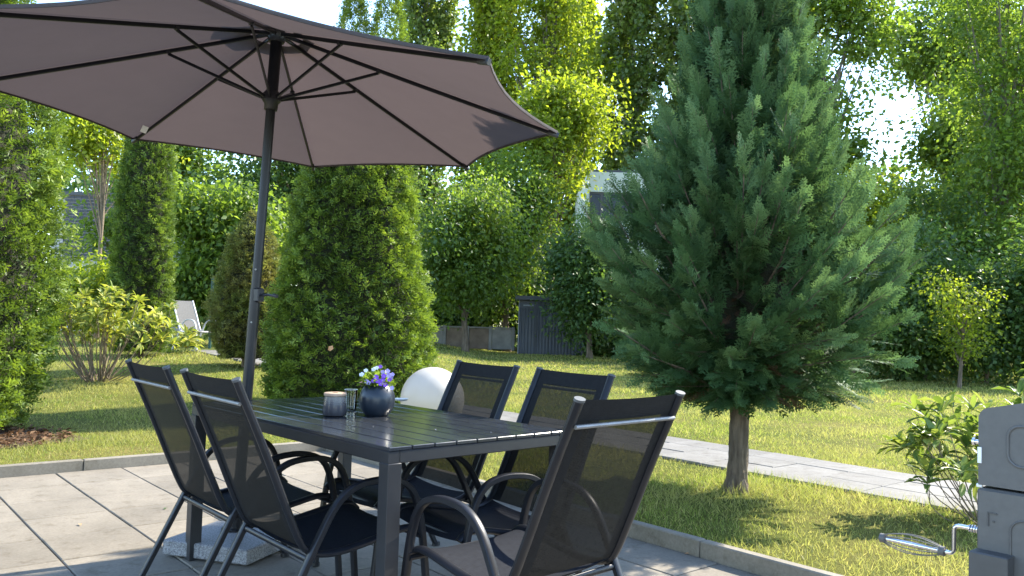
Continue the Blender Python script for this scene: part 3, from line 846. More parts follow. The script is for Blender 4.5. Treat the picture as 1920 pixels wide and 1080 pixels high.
# granite base
bc = Vector((-1.345, 4.085, 0)); br = R_(-17.3)
base = thing('granite_stand', 'square speckled granite slab base with short tube holding the parasol', 'parasol base', bc, br)
mb = MB(); mb.box((0, 0, 0.048), (0.47, 0.41, 0.072), bev=0.006); mb.build('granite_slab', 'granite', base, True, 30)
for x in (-.17, .17):
    for y in (-.14, .14):
        mb = MB(); mb.box((x, y, 0.006), (0.05, 0.05, 0.012)); mb.build('pad', 'foot_cap', base)
rel = Matrix.Rotation(-br, 3, 'Z') @ (Vector((par_o.x, par_o.y, 0))-bc)
axl = Matrix.Rotation(-br, 3, 'Z') @ AX
mb = MB(); mb.tube([rel+axl*0.084, rel+axl*0.092], 0.07, 20); mb.tube([rel+axl*0.09, rel+axl*0.34], 0.0315, 18); mb.build('socket_tube', 'pole', base)
mb = MB(); q = rel+axl*0.28; mb.tube([q+Vector((.03, 0, 0)), q+Vector((.06, 0, 0))], 0.006, 8); mb.tube([q+Vector((.058, 0, 0)), q+Vector((.08, 0, 0))], 0.018, 10); mb.build('clamp_knob', 'black_plastic', base)

# ------------------------------------------------------------------ things on the table
pp = at_z(706, 779, TH)
pot = thing('flower_pot', 'round blue-black ball pot of violet petunias on the table', 'flower pot', (pp[0], pp[1], TH))
depth = pp[1]
rp = 0.0785
mb = MB()
prof = []
for i in range(15):
    a = -math.pi/2+0.62+(math.pi-0.62-0.66)*i/14
    prof.append((rp*math.cos(a), (rp*math.sin(a)+rp*0.80)*1.1))
zt = prof[-1][1]
prof = [(prof[0][0]*0.9, prof[0][1]-0.0005)]+prof+[(prof[-1][0]-0.004, zt+0.001), (prof[-1][0]-0.008, zt-0.012), (0.01, zt-0.014)]
mb.lathe(prof, seg=40); mb.build('pot', 'pot_glaze', pot, True, 50)
mb = MB(); mb.lathe([(prof[-2][0]-0.001, zt-0.013), (0.002, zt-0.006)], seg=20); mb.build('soil', 'soil', pot)
nl = 330
u = RNG.normal(size=(nl, 3)); u[:, 2] = np.abs(u[:, 2])*0.8+0.1; u = nrm(u)
Pl = u*np.array([0.072, 0.072, 0.052])*RNG.uniform(0.45, 1.05, (nl, 1))+np.array([-0.012, 0, zt-0.008])
v, f_, t_ = stamp(LEAF[0], LEAF[1], Pl, u+RNG.normal(0, .5, (nl, 3)), RNG.normal(0, .6, (nl, 3))+[0, 0, 1], RNG.uniform(0.016, 0.032, nl), RNG.uniform(.2, 1, nl))
link('foliage', np_mesh('foliage', v, f_, 'leaf_mid', t_), pot)
mb = MB()
for j in range(26):
    a = random.uniform(0, 6.28); r1 = random.uniform(.03, .07)
    mb.tube([(0.01*math.cos(a), 0.01*math.sin(a), zt-0.012), (0.6*r1*math.cos(a), 0.6*r1*math.sin(a), zt+0.02), (r1*math.cos(a), r1*math.sin(a), zt+random.uniform(.01, .045))], 0.0009, 4)
mb.build('stems', 'leaf_mid', pot)
def flower(p, face, r, mat):
    mb = MB(); n_ = Vector(face).normalized(); x = n_.orthogonal().normalized(); y = n_.cross(x)
    V = [(0, 0, 0)]; 
    for j in range(20):
        a = 2*math.pi*j/20; rr = r*(0.80+0.22*abs(math.cos(2.5*a))); V.append(x*rr*math.cos(a)+y*rr*math.sin(a)+n_*(r*0.42+0.12*r*math.sin(5*a)))
    mb.add(V, [(0, 1+j, 1+(j+1) % 20) for j in range(20)])
    o = mb.build('flower', mat, pot, True, 60, p)
    mb = MB(); mb.lathe([(0.0005, r*0.16), (r*0.14, r*0.20), (0.0005, r*0.26)], seg=8)
    e = mb.build('flower_eye', 'flower_eye', o); e.rotation_euler = n_.to_track_quat('Z', 'Y').to_euler()
FL = [(.008, -.052, .036, 'v'), (.026, -.05, .040, 'v'), (.020, -.056, .026, 'v'), (.036, -.050, .022, 'v'), (-.008, -.055, .035, 'v'), (-.026, -.05, .026, 'l'), (-.034, -.045, .032, 'l'),
      (.045, -.02, .056, 'l'), (.038, -.015, .072, 'l'), (.056, -.01, .060, 'l'), (.050, 0, .045, 'l'), (.018, 0, .068, 'l'), (-.004, -.012, .084, 'w'), (.008, .0, .088, 'v'), (-.058, -.02, .056, 'w'), (.03, -.045, .055, 'v'), (.0, -.05, .05, 'v'), (.05, -.035, .04, 'v'),
      (-.045, -.01, .072, 'w'), (-.056, -.03, .022, 'p'), (.060, -.04, .010, 'l'), (-.02, .03, .075, 'w'), (.03, .035, .06, 'v')]
for x, y, z, c in FL:
    flower((x*1.15, y*1.12, zt+z*1.1-0.022), (x*6+random.uniform(-.3, .3), -1.0+random.uniform(-.2, .2), 0.45+random.uniform(-.3, .4)), random.uniform(.0095, .0125),
           {'v': 'petal_violet', 'l': 'petal_lilac', 'w': 'petal_white', 'p': 'petal_pink'}[c])

lq = at_z(627, 780, TH)
lan = thing('candle_jar', 'smoked glass candle jar with pale wooden lid on the table', 'candle jar', (lq[0], lq[1], TH), TYAW)
lan.scale = (1.2, 1.2, 1.2)
mb = MB(); mb.lathe([(0.030, 0.0005), (0.0415, 0.004), (0.0435, 0.018), (0.041, 0.045), (0.0365, 0.072), (0.0365, 0.0725), (0.0335, 0.072), (0.038, 0.045), (0.0400, 0.018), (0.037, 0.008), (0.004, 0.006)], seg=36, cap=False)
mb.build('jar', 'smoked_glass', lan)
mb = MB(); mb.lathe([(0.010, 0.0735), (0.0395, 0.0735), (0.0405, 0.076), (0.0400, 0.0825), (0.0375, 0.084), (0.010, 0.084)], seg=36, cap=False); mb.build('lid', 'wood_lid', lan)
mb = MB(); mb.lathe([(0.026, 0.0085), (0.0265, 0.040), (0.022, 0.043), (0.003, 0.041)], seg=24); cd = mb.build('candle', 'candle_wax', lan)
mb = MB(); mb.tube([(0, 0, .040), (0.001, 0, .052)], 0.0008, 5); mb.build('wick', 'black_plastic', cd)
gq = at_z(643, 772, TH)
gl = thing('drinking_glass', 'small clear glass half hidden behind the candle jar', 'glass', (gq[0]+0.02, gq[1]+0.07, TH))
mb = MB(); mb.lathe([(0.022, 0.0005), (0.027, 0.004), (0.031, 0.095), (0.0292, 0.095), (0.0255, 0.010), (0.003, 0.008)], seg=28, cap=False); mb.build('tumbler', 'clear_glass', gl)
mb = MB(); mb.lathe([(0.0296, 0.0945), (0.0312, 0.0955), (0.0304, 0.0965)], seg=28, cap=False); mb.build('rim', 'white_dish', gl)
dq = at_z(752, 752, TH)
dsh = thing('ash_dish', 'small flat white dish on the table just behind the flower pot', 'dish', (dq[0], dq[1], TH))
mb = MB(); mb.lathe([(0.020, 0.0005), (0.032, 0.004), (0.038, 0.012), (0.036, 0.0125), (0.030, 0.006), (0.002, 0.004)], seg=30, cap=False); mb.build('bowl', 'white_dish', dsh)
mb = MB(); mb.lathe([(0.0370, 0.0118), (0.0385, 0.0128), (0.0375, 0.0136), (0.0360, 0.0128)], seg=30, cap=False); mb.build('rim', 'white_dish', dsh)
# fallen petals on the planks
k = 0
for px, py in ((817, 806), (921, 811), (700, 800), (655, 777)):
    q = at_z(px, py, TH); k += 1
    mb = MB(); mb.add([(-.004, 0, .0012), (0, -.003, .0018), (.004, 0, .0012), (.001, .003, .003)], [(0, 1, 2), (0, 2, 3)])
    o = mb.build('fallen_petal', 'petal_white', None, False, loc=(q[0], q[1], TH)); o.rotation_euler = (0, 0, k*1.3)
    tag(o, ['tiny white petal lying mid plank on the bare table top', 'tiny white petal nearest the right end of the table', 'tiny white petal in front of the ball pot on the table', 'tiny white petal between candle jar and ball pot'][k-1], 'petal', 'petals fallen on the table')

for k, (px, py, lab) in enumerate(((310, 955, 'tiny green leaf on the sunny paving left of the leftmost chair'), (1290, 1040, 'tiny brown leaf on the paving beside the right kerb'), (150, 985, 'tiny brown leaf on the paving near the lower left corner'))):
    q = at_z(px, py, 0.0)
    mb = MB(); mb.add([(0, -.020, .004), (.010, -.004, .009), (0, .024, .005), (-.010, -.002, .008), (0, 0, .005)], [(4, 0, 1), (4, 1, 2), (4, 2, 3), (4, 3, 0)])
    o = mb.build('fallen_leaf', 'dry_leaf' if k else 'rhodo_green', None, True, loc=(q[0], q[1], 0.001)); o.rotation_euler = (0, 0, k*1.9)
    tag(o, lab, 'leaf', 'leaves fallen on the patio')
# ------------------------------------------------------------------ globe lamp
GR = 0.318
gc = at_y(811, 745, 8.2); gzv = float(gz(gc[0], gc[1]))
gl = thing('globe_lamp', 'large white ball lamp on the lawn behind the dining table', 'lamp', (gc[0], gc[1], gzv))
mb = MB(); prof = [(GR*math.cos(a), GR*math.sin(a)+GR+0.015) for a in np.linspace(-1.25, math.pi/2-0.002, 40)]
mb.lathe(prof, seg=64, cap=True); mb.build('globe', 'globe', gl, True, 80)
mb = MB(); mb.lathe([(0.115, 0.0), (0.115, 0.03), (0.105, 0.04)], seg=32); mb.build('foot_ring', 'black_plastic', gl)

# ------------------------------------------------------------------ grill at the right edge
G0 = at_y(1834, 908, 2.10); gyaw = math.atan2(-AD[1], -AD[0])
GX, GY = G0[0], G0[1]
grill = thing('barbecue_grill', 'grey metal barbecue with closed lid at the right edge', 'grill', (GX, GY, 0), gyaw)
# local +X runs along the visible side towards the camera, local +Y away (to BD)
W_, D_ = 0.52, 0.60
def prism(mb, poly, y0, y1, bev=0.0):
    n_ = len(poly)
    V = [(x, y0, z) for x, z in poly]+[(x, y1, z) for x, z in poly]
    Fc = [tuple(range(n_)), tuple(range(2*n_-1, n_-1, -1))]+[(j, n_+j, n_+(j+1) % n_, (j+1) % n_) for j in range(n_)]
    mb.add(V, Fc)
def arc(cx, cz, r, a0, a1, n_=6):
    return [(cx+r*math.cos(R_(a0+(a1-a0)*i/n_)), cz+r*math.sin(R_(a0+(a1-a0)*i/n_))) for i in range(n_+1)]
zl = 0.784
lid_poly = [(0.0, zl+0.004), (0.0, 0.84), (0.004, 0.842), (0.0045, 0.885), (0.0, 0.887), (0.0, 0.955)]+arc(0.030, 0.955, 0.030, 175, 95, 6)+[(0.09, 1.000), (0.16, 1.013), (0.26, 1.018), (0.36, 1.013), (0.43, 1.0)]+arc(W_-0.030, 0.955, 0.030, 85, 0, 6)+[(W_, zl+0.004)]
mb = MB(); prism(mb, lid_poly, 0.0, D_)
lid = mb.build('lid', 'grill_grey', grill, True, 30)
mb = MB(); rr_ = []
for (cx, cz, a0) in ((0.068, 0.945, 180), (0.45, 0.945, 90), (0.45, 0.845, 0), (0.068, 0.845, -90)):
    for x, z in arc(cx+(0.03 if a0 in (180, -90) else -0.03), cz+(-0.03 if a0 in (180, 90) else 0.03), 0.03, a0, a0-90, 6): rr_.append((x, -0.0015, z))
mb.tube(rr_, (0.0035, 0.0035), sq='oval', seg=8, closed=True); mb.build('pressed_panel', 'grill_grey', lid)
mb = MB(); mb.box((0.004, -0.001, 0.863), (0.009, 0.006, 0.040)); mb.build('lit_recess_plate', 'white_dish', lid)  # white plate paints the lit look of a small recess in the lid
mb = MB(); mb.tube([(-0.002, 0.02, 0.893), (-0.016, 0.02, 0.893)], 0.006, 10); mb.tube([(-0.014, 0.02, 0.893), (-0.020, 0.02, 0.893)], 0.010, 12); mb.build('lid_knob', 'chrome', lid)
mb = MB(); mb.box((W_/2, D_/2, 0.655), (W_+0.004, D_+0.004, 0.252), bev=0.006); body = mb.build('body', 'grill_grey', grill, True, 30)
mb = MB()
mb.box((0.034, -0.0035, 0.722), (0.022, 0.003, 0.0035)); mb.box((0.0245, -0.0035, 0.7055), (0.0035, 0.003, 0.033)); mb.box((0.037, -0.0035, 0.702), (0.004, 0.003, 0.004))
mb.build('corner_mark', 'grill_dark', body)
mb = MB(); rr_ = []
for (cx, cz, a0) in ((0.075, 0.715, 180), (0.45, 0.715, 90), (0.45, 0.56, 0), (0.075, 0.56, -90)):
    for x, z in arc(cx+(0.03 if a0 in (180, -90) else -0.03), cz+(-0.03 if a0 in (180, 90) else 0.03), 0.03, a0, a0-90, 6): rr_.append((x, -0.003, z))
mb.tube(rr_, (0.0035, 0.0025), sq='oval', seg=8, closed=True); mb.build('pressed_panel', 'grill_grey', body)
mb = MB(); mb.tube([(-0.005, 0.006, zl+0.001), (0.008, 0.006, zl+0.001)], 0.005, 8); mb.build('hinge_pin', 'white_dish', body)
mb = MB(); mb.box((0.040, -0.026, 0.49), (0.088, 0.046, 0.278), bev=0.003); mb.build('bracket_box', 'grill_dark', grill, True, 30)
for x in (0.03, W_-0.03):
    for y in (0.04, D_-0.04):
        mb = MB(); mb.box((x, y, 0.2645), (0.035, 0.035, 0.529)); mb.build('leg', 'grill_dark', grill)
mb = MB(); mb.box((W_/2, D_/2, 0.20), (W_-0.1, D_-0.1, 0.02)); mb.build('shelf', 'grill_dark', grill)
# crank with wire-cage grip, sticking out of the far end
mb = MB()
zc = 0.668; y0 = 0.03
pts = [(0.0, y0, zc), (-0.055, y0, zc)]+[(-0.055-0.014*math.sin(t), y0, zc-0.014*(1-math.cos(t))) for t in np.linspace(0.2, math.pi/2, 6)]+[(-0.069, y0, zc-0.062)]
pts += [(-0.069-0.012*(1-math.cos(t)), y0, zc-0.062-0.012*math.sin(t)) for t in np.linspace(0.2, math.pi/2, 6)]+[(-0.25, y0, zc-0.074)]
mb.tube(pts, 0.0058, 12); cr = mb.build('crank', 'chrome', grill)
mb = MB(); mb.tube([(-0.002-0.030*t, y0+0.0085*math.cos(t*31), zc+0.0085*math.sin(t*31)) for t in np.linspace(0, 1, 70)], 0.0018, 6); mb.build('spring', 'chrome', cr)
mb = MB(); xa, xb, zh = -0.098, -0.255, zc-0.074
for x in (xa, xb):
    mb.tube([(x-0.007, y0, zh), (x+0.007, y0, zh)], 0.0125, 14)
mb.build('grip_ring', 'grill_grey', cr)
mb = MB()
for j in range(8):
    a = j*math.pi/4+0.3
    mb.tube([(xa+(xb-xa)*t, y0+(0.0105+0.016*math.sin(math.pi*t))*math.cos(a), zh+(0.0105+0.016*math.sin(math.pi*t))*math.sin(a)) for t in np.linspace(0, 1, 14)], 0.0014, 5)
mb.build('wire_cage', 'grill_grey', cr)

# ------------------------------------------------------------------ vegetation builders
def branch_pts(p0, p1, bend, n=6, sagdir=(0, 0, 1)):
    p0 = Vector(p0); p1 = Vector(p1); q = (p0+p1)/2+Vector(sagdir)*bend
    return [p0*(1-t)**2+q*2*t*(1-t)+p1*t*t for t in np.linspace(0, 1, n)]

THUJA = [frond(3, 0.5, 0.05, 0.64, droop=0.10, ang=0.72, width=0.082) for _ in range(3)]
def thuja(name, label, x, y, profile, lean=(0, 0), n=14000, size=0.085, mat='thuja', tips=None, seed=0, squash=(1, 1), bumps=1.0, group=None):
    """profile: (height, radius) list; a dense wall of flat sprays on a lumpy hull"""
    rng = np.random.default_rng(seed)
    z0 = float(gz(x, y))
    t = thing(name, label, 'conifer', (x, y, z0), group=group)
    hs = np.array([p[0] for p in profile]); rs = np.array([p[1] for p in profile])
    # sample by lateral area
    zz = np.linspace(hs[0], hs[-1], 400); rr = np.interp(zz, hs, rs)
    w = rr+0.06; cdf = np.cumsum(w)/w.sum()
    parts = []
    per = n//3
    for kk in range(3):
        m_ = per
        h = np.interp(rng.random(m_), cdf, zz); a = rng.uniform(0, 2*np.pi, m_)
        r = np.interp(h, hs, rs)
        kk_ = np.maximum(r, .3)/.8
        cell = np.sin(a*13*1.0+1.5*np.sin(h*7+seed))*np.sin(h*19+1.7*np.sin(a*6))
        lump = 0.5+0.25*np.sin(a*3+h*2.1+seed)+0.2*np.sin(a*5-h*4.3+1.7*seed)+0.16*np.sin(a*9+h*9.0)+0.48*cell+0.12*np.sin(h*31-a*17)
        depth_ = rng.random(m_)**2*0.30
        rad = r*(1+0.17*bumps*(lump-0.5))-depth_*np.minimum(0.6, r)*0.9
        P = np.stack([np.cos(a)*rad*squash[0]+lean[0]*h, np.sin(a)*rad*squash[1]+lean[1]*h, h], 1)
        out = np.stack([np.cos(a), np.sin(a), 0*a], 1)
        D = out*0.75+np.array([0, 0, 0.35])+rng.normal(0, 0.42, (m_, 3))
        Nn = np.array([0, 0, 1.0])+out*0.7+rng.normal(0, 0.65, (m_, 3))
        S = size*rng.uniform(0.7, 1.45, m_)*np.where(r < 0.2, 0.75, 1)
        tint = np.clip(0.52+0.40*(lump-0.5)-depth_*1.6+rng.normal(0, 0.17, m_), 0, 1)  # lump tops brighter, depths darker: crown light and shade put into the tint
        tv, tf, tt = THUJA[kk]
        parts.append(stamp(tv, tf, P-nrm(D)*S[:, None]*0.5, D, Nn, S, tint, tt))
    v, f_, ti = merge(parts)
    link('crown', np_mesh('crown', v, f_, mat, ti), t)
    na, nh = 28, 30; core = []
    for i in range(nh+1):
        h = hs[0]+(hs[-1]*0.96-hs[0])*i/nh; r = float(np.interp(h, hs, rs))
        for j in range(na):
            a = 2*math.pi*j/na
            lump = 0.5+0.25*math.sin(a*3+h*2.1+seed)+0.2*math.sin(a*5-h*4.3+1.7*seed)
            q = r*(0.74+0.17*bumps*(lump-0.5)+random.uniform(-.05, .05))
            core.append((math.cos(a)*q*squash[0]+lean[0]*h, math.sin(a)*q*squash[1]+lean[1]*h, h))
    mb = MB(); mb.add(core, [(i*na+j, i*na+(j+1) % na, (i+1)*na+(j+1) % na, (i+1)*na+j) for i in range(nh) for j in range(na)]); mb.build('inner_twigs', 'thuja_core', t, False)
    mb = MB(); H_ = hs[-1]
    mb.tube([(0, 0, -0.1), (lean[0]*H_*.3, lean[1]*H_*.3, H_*0.3), (lean[0]*H_*.9, lean[1]*H_*.9, H_*0.9)], [0.09, 0.07, 0.015], 8)
    for j in range(40):
        a = random.uniform(0, 6.28); h = random.uniform(0.1, H_*0.85); r = float(np.interp(h, hs, rs))*0.8
        mb.tube(branch_pts((lean[0]*h, lean[1]*h, h), (lean[0]*h+math.cos(a)*r, lean[1]*h+math.sin(a)*r, h+0.3*r), -0.05, 4), [0.018, 0.014, 0.01, 0.005], 5)
    mb.build('trunk', 'bark', t)
    return t

def deciduous(name, label, x, y, H, crown, trunk_r=0.12, nclu=170, nleaf=90, leaf=0.13, mat='leaf_mid', seed=1, csig=0.32, bark='bark', z0=None, trunk_top=None,
              cat='tree', open_=0.0, shell=0.35, lean=(0, 0), group=None, nlimb=26, droop=0.0):
    """crown: (cx, cy, cz, rx, ry, rz) relative to the base; leaf clusters at limb ends"""
    rng = np.random.default_rng(seed)
    if z0 is None: z0 = float(gz(x, y))
    t = thing(name, label, cat, (x, y, z0), group=group)
    cx, cy, cz, rx, ry, rz = crown
    u = nrm(rng.normal(size=(nclu, 3)))
    lump = 1+0.20*np.sin(u[:, 0]*4+seed)+0.16*np.sin(u[:, 2]*6+u[:, 1]*5+2*seed)+0.10*np.sin(u[:, 0]*11-u[:, 2]*9)
    nlb = 11
    lu = nrm(rng.normal(size=(nlb, 3)))*rng.uniform(0.3, 1.0, (nlb, 1)); lr = rng.uniform(0.20, 0.50, nlb)
    lb_ = rng.integers(0, nlb, nclu)
    rad = (shell+(1-shell)*rng.random(nclu)**0.6)*lump
    loc_ = np.where((rng.random(nclu) < 0.86)[:, None], lu[lb_]+u*(lr[lb_]*rng.uniform(.5, 1.15, nclu))[:, None], u*rad[:, None]*0.9)
    Cc = np.array([cx, cy, cz])+loc_*np.array([rx, ry, rz])
    Cc[:, 2] = np.maximum(Cc[:, 2], 0.25)
    cs = csig*rng.uniform(0.5, 1.7, nclu)
    cnt = (0.9*nleaf*rng.uniform(0.5, 1.5, nclu)*(1-open_*rng.random(nclu))).astype(int)
    idx = np.repeat(np.arange(nclu), cnt); m_ = len(idx)
    off = rng.normal(size=(m_, 3))*cs[idx][:, None]*np.array([1, 1, 0.6])
    P = Cc[idx]+off
    P[:, 2] = np.maximum(P[:, 2], 0.05)
    D = nrm(off)*0.6+rng.normal(0, 0.6, (m_, 3))+np.array([0, 0, -0.25-droop])
    Nn = rng.normal(0, 0.55, (m_, 3))+np.array([0, 0, 0.8])+u[idx]*0.35
    ct = rng.normal(0, 0.15, nclu)
    tint = np.clip(0.5+ct[idx]+rng.normal(0, 0.18, m_), 0, 1)
    v, f_, ti = stamp(LEAF[0], LEAF[1], P, D, Nn, leaf*rng.uniform(0.6, 1.35, m_), tint)
    link('crown', np_mesh('crown', v, f_, mat, ti), t)
    mb = MB(); tt_ = trunk_top or cz
    def axis(h):
        return Vector((lean[0]*h+cx*min(1, h/max(cz, .1)), lean[1]*h+cy*min(1, h/max(cz, .1)), h))
    hs = np.linspace(-0.15, tt_, 9)
    mb.tube([axis(h)+Vector((0.05*trunk_r*math.sin(h*3+seed)*4, 0.05*trunk_r*math.cos(h*2)*4, 0)) for h in hs], [trunk_r*(1.25 if i == 0 else 1)*(1-0.75*i/8) for i in range(9)], 10)
    order = rng.permutation(nclu)[:nlimb]
    for q in order:
        c = Cc[q]
        h = min(tt_*0.95, max(tt_*0.25, c[2]*0.62*(0.7+0.5*rng.random())))
        p0 = axis(h)
        r0 = trunk_r*0.42*(1-0.5*h/max(tt_, .1))
        mb.tube(branch_pts(p0, c, 0.06*np.linalg.norm(c-np.array(p0))*1.5, 6), [r0, r0*.8, r0*.6, r0*.42, r0*.28, r0*.12], 6)
    mb.build('trunk', bark, t)
    return t

def poplar(name, label, x, y, H, R0, seed, mat='leaf_poplar', zbase=2.0, n=15000, leaf=0.22, trunk_r=0.32, group='poplars behind the garden', gap=0.25, z0=0.1, bark='bark_grey'):
    """tall column of ascending limbs"""
    rng = np.random.default_rng(seed)
    t = thing(name, label, 'tree', (x, y, z0), group=group)
    mb = MB()
    mb.tube([(0.15*math.sin(h*.3+seed), 0.1*math.cos(h*.4), h) for h in np.linspace(-0.3, H*0.97, 14)], [trunk_r*(1-0.93*i/13) for i in range(14)], 10)
    nb_ = 95
    ends = []; starts = []
    for j in range(nb_):
        h0 = zbase+(H-zbase)*0.92*(j+rng.random())/nb_
        a = j*2.399+rng.normal(0, .3)
        prof = R0*(0.55+0.45*math.sin(math.pi*min(1, (h0-zbase)/(H-zbase)*0.9+0.12)))*(1 if h0 < H*0.75 else (H-h0)/(H*0.25)+0.15)
        L = prof*rng.uniform(0.7, 1.15)
        p0 = np.array([0, 0, h0]); p1 = np.array([math.cos(a)*L, math.sin(a)*L, h0+L*rng.uniform(1.1, 2.0)])
        starts.append(p0); ends.append(p1)
        r0 = trunk_r*0.30*(1-0.7*h0/H)
        mb.tube(branch_pts(p0, p1, 0.0, 5, (math.cos(a)*L*0.35, math.sin(a)*L*0.35, -0.2)), [r0, r0*.75, r0*.5, r0*.3, r0*.1], 5)
    mb.build('trunk', bark, t)
    S0 = np.array(starts); E0 = np.array(ends)
    wgt = rng.uniform(1-gap*2.2, 1, nb_); wgt = np.clip(wgt, 0.1, 1); wgt /= wgt.sum()
    q = rng.choice(nb_, n, p=wgt); tt_ = rng.beta(2.2, 1.2, n)
    off = rng.normal(0, 1, (n, 3))*np.array([0.26, 0.26, 0.42])*(R0/1.8)*rng.uniform(.5, 1.3, nb_)[q][:, None]
    P = S0[q]+(E0[q]-S0[q])*tt_[:, None]+off
    D = rng.normal(0, .7, (n, 3))+np.array([0, 0, -.5]); Nn = rng.normal(0, 1, (n, 3))+np.array([0, 0, .3])
    tint = np.clip(0.5+rng.normal(0, .14, nb_)[q]+rng.normal(0, .18, n), 0, 1)
    v, f_, ti = stamp(LEAF[0]*np.array([1.5, 1, 1]), LEAF[1], P, D, Nn, leaf*rng.uniform(.6, 1.3, n), tint)
    link('crown', np_mesh('crown', v, f_, mat, ti), t)
    return t

# ---- thujas
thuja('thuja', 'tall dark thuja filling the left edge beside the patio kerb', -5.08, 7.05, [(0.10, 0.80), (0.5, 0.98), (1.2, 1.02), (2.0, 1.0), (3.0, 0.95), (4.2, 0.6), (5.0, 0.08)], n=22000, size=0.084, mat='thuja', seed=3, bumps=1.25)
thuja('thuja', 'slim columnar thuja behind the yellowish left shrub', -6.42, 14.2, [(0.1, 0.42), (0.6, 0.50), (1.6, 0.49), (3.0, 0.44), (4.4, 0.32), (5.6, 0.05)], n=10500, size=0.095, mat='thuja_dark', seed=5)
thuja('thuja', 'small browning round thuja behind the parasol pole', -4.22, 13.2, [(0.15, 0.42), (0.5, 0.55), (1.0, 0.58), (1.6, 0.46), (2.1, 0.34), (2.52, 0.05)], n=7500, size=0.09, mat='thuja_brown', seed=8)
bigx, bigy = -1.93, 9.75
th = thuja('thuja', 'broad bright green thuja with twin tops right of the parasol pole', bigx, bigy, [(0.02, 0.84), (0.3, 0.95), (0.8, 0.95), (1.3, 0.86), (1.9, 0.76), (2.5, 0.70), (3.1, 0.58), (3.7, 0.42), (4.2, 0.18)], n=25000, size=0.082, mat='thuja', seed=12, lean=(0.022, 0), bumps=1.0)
rng = np.random.default_rng(77)
parts = []
for (px, htop, rb) in ((664, 5.12, 0.30), (729, 5.2, 0.34)):          # the two leaders
    q = at_y(px, 60, bigy)
    m_ = 1700; h = 3.5+(htop-3.5)*rng.random(m_)**1.15; a = rng.uniform(0, 6.28, m_)
    r = rb*np.clip((htop-h)/(htop-3.5), 0, 1)**0.75*(0.75+0.35*rng.random(m_))+0.01
    P = np.stack([q[0]-bigx+np.cos(a)*r, np.sin(a)*r, h], 1)
    D = np.stack([np.cos(a)*0.6, np.sin(a)*0.6, 0*a+0.75], 1)+rng.normal(0, .35, (m_, 3)); Nn = rng.normal(0, .8, (m_, 3))+np.stack([np.cos(a), np.sin(a), 0*a+.3], 1)
    tv, tf, tt = THUJA[0]
    parts.append(stamp(tv, tf, P, D, Nn, 0.085*rng.uniform(.6, 1.3, m_), np.clip(.5+rng.normal(0, .2, m_), 0, 1), tt))
v, f_, ti = merge(parts); link('leader', np_mesh('leader', v, f_, 'thuja', ti), th)
q = at_y(620, 653, bigy-1.02)
mb = MB(); mb.add([(-.03, 0, -.02), (.0, -.012, -.03), (.03, 0, -.005), (.02, .005, .03), (-.02, -.008, .02)], [(0, 1, 2, 3, 4)])
tag(mb.build('dry_leaf', 'dry_leaf', None, False, loc=q), 'single orange dry leaf caught on the broad bright green thuja', 'leaf')

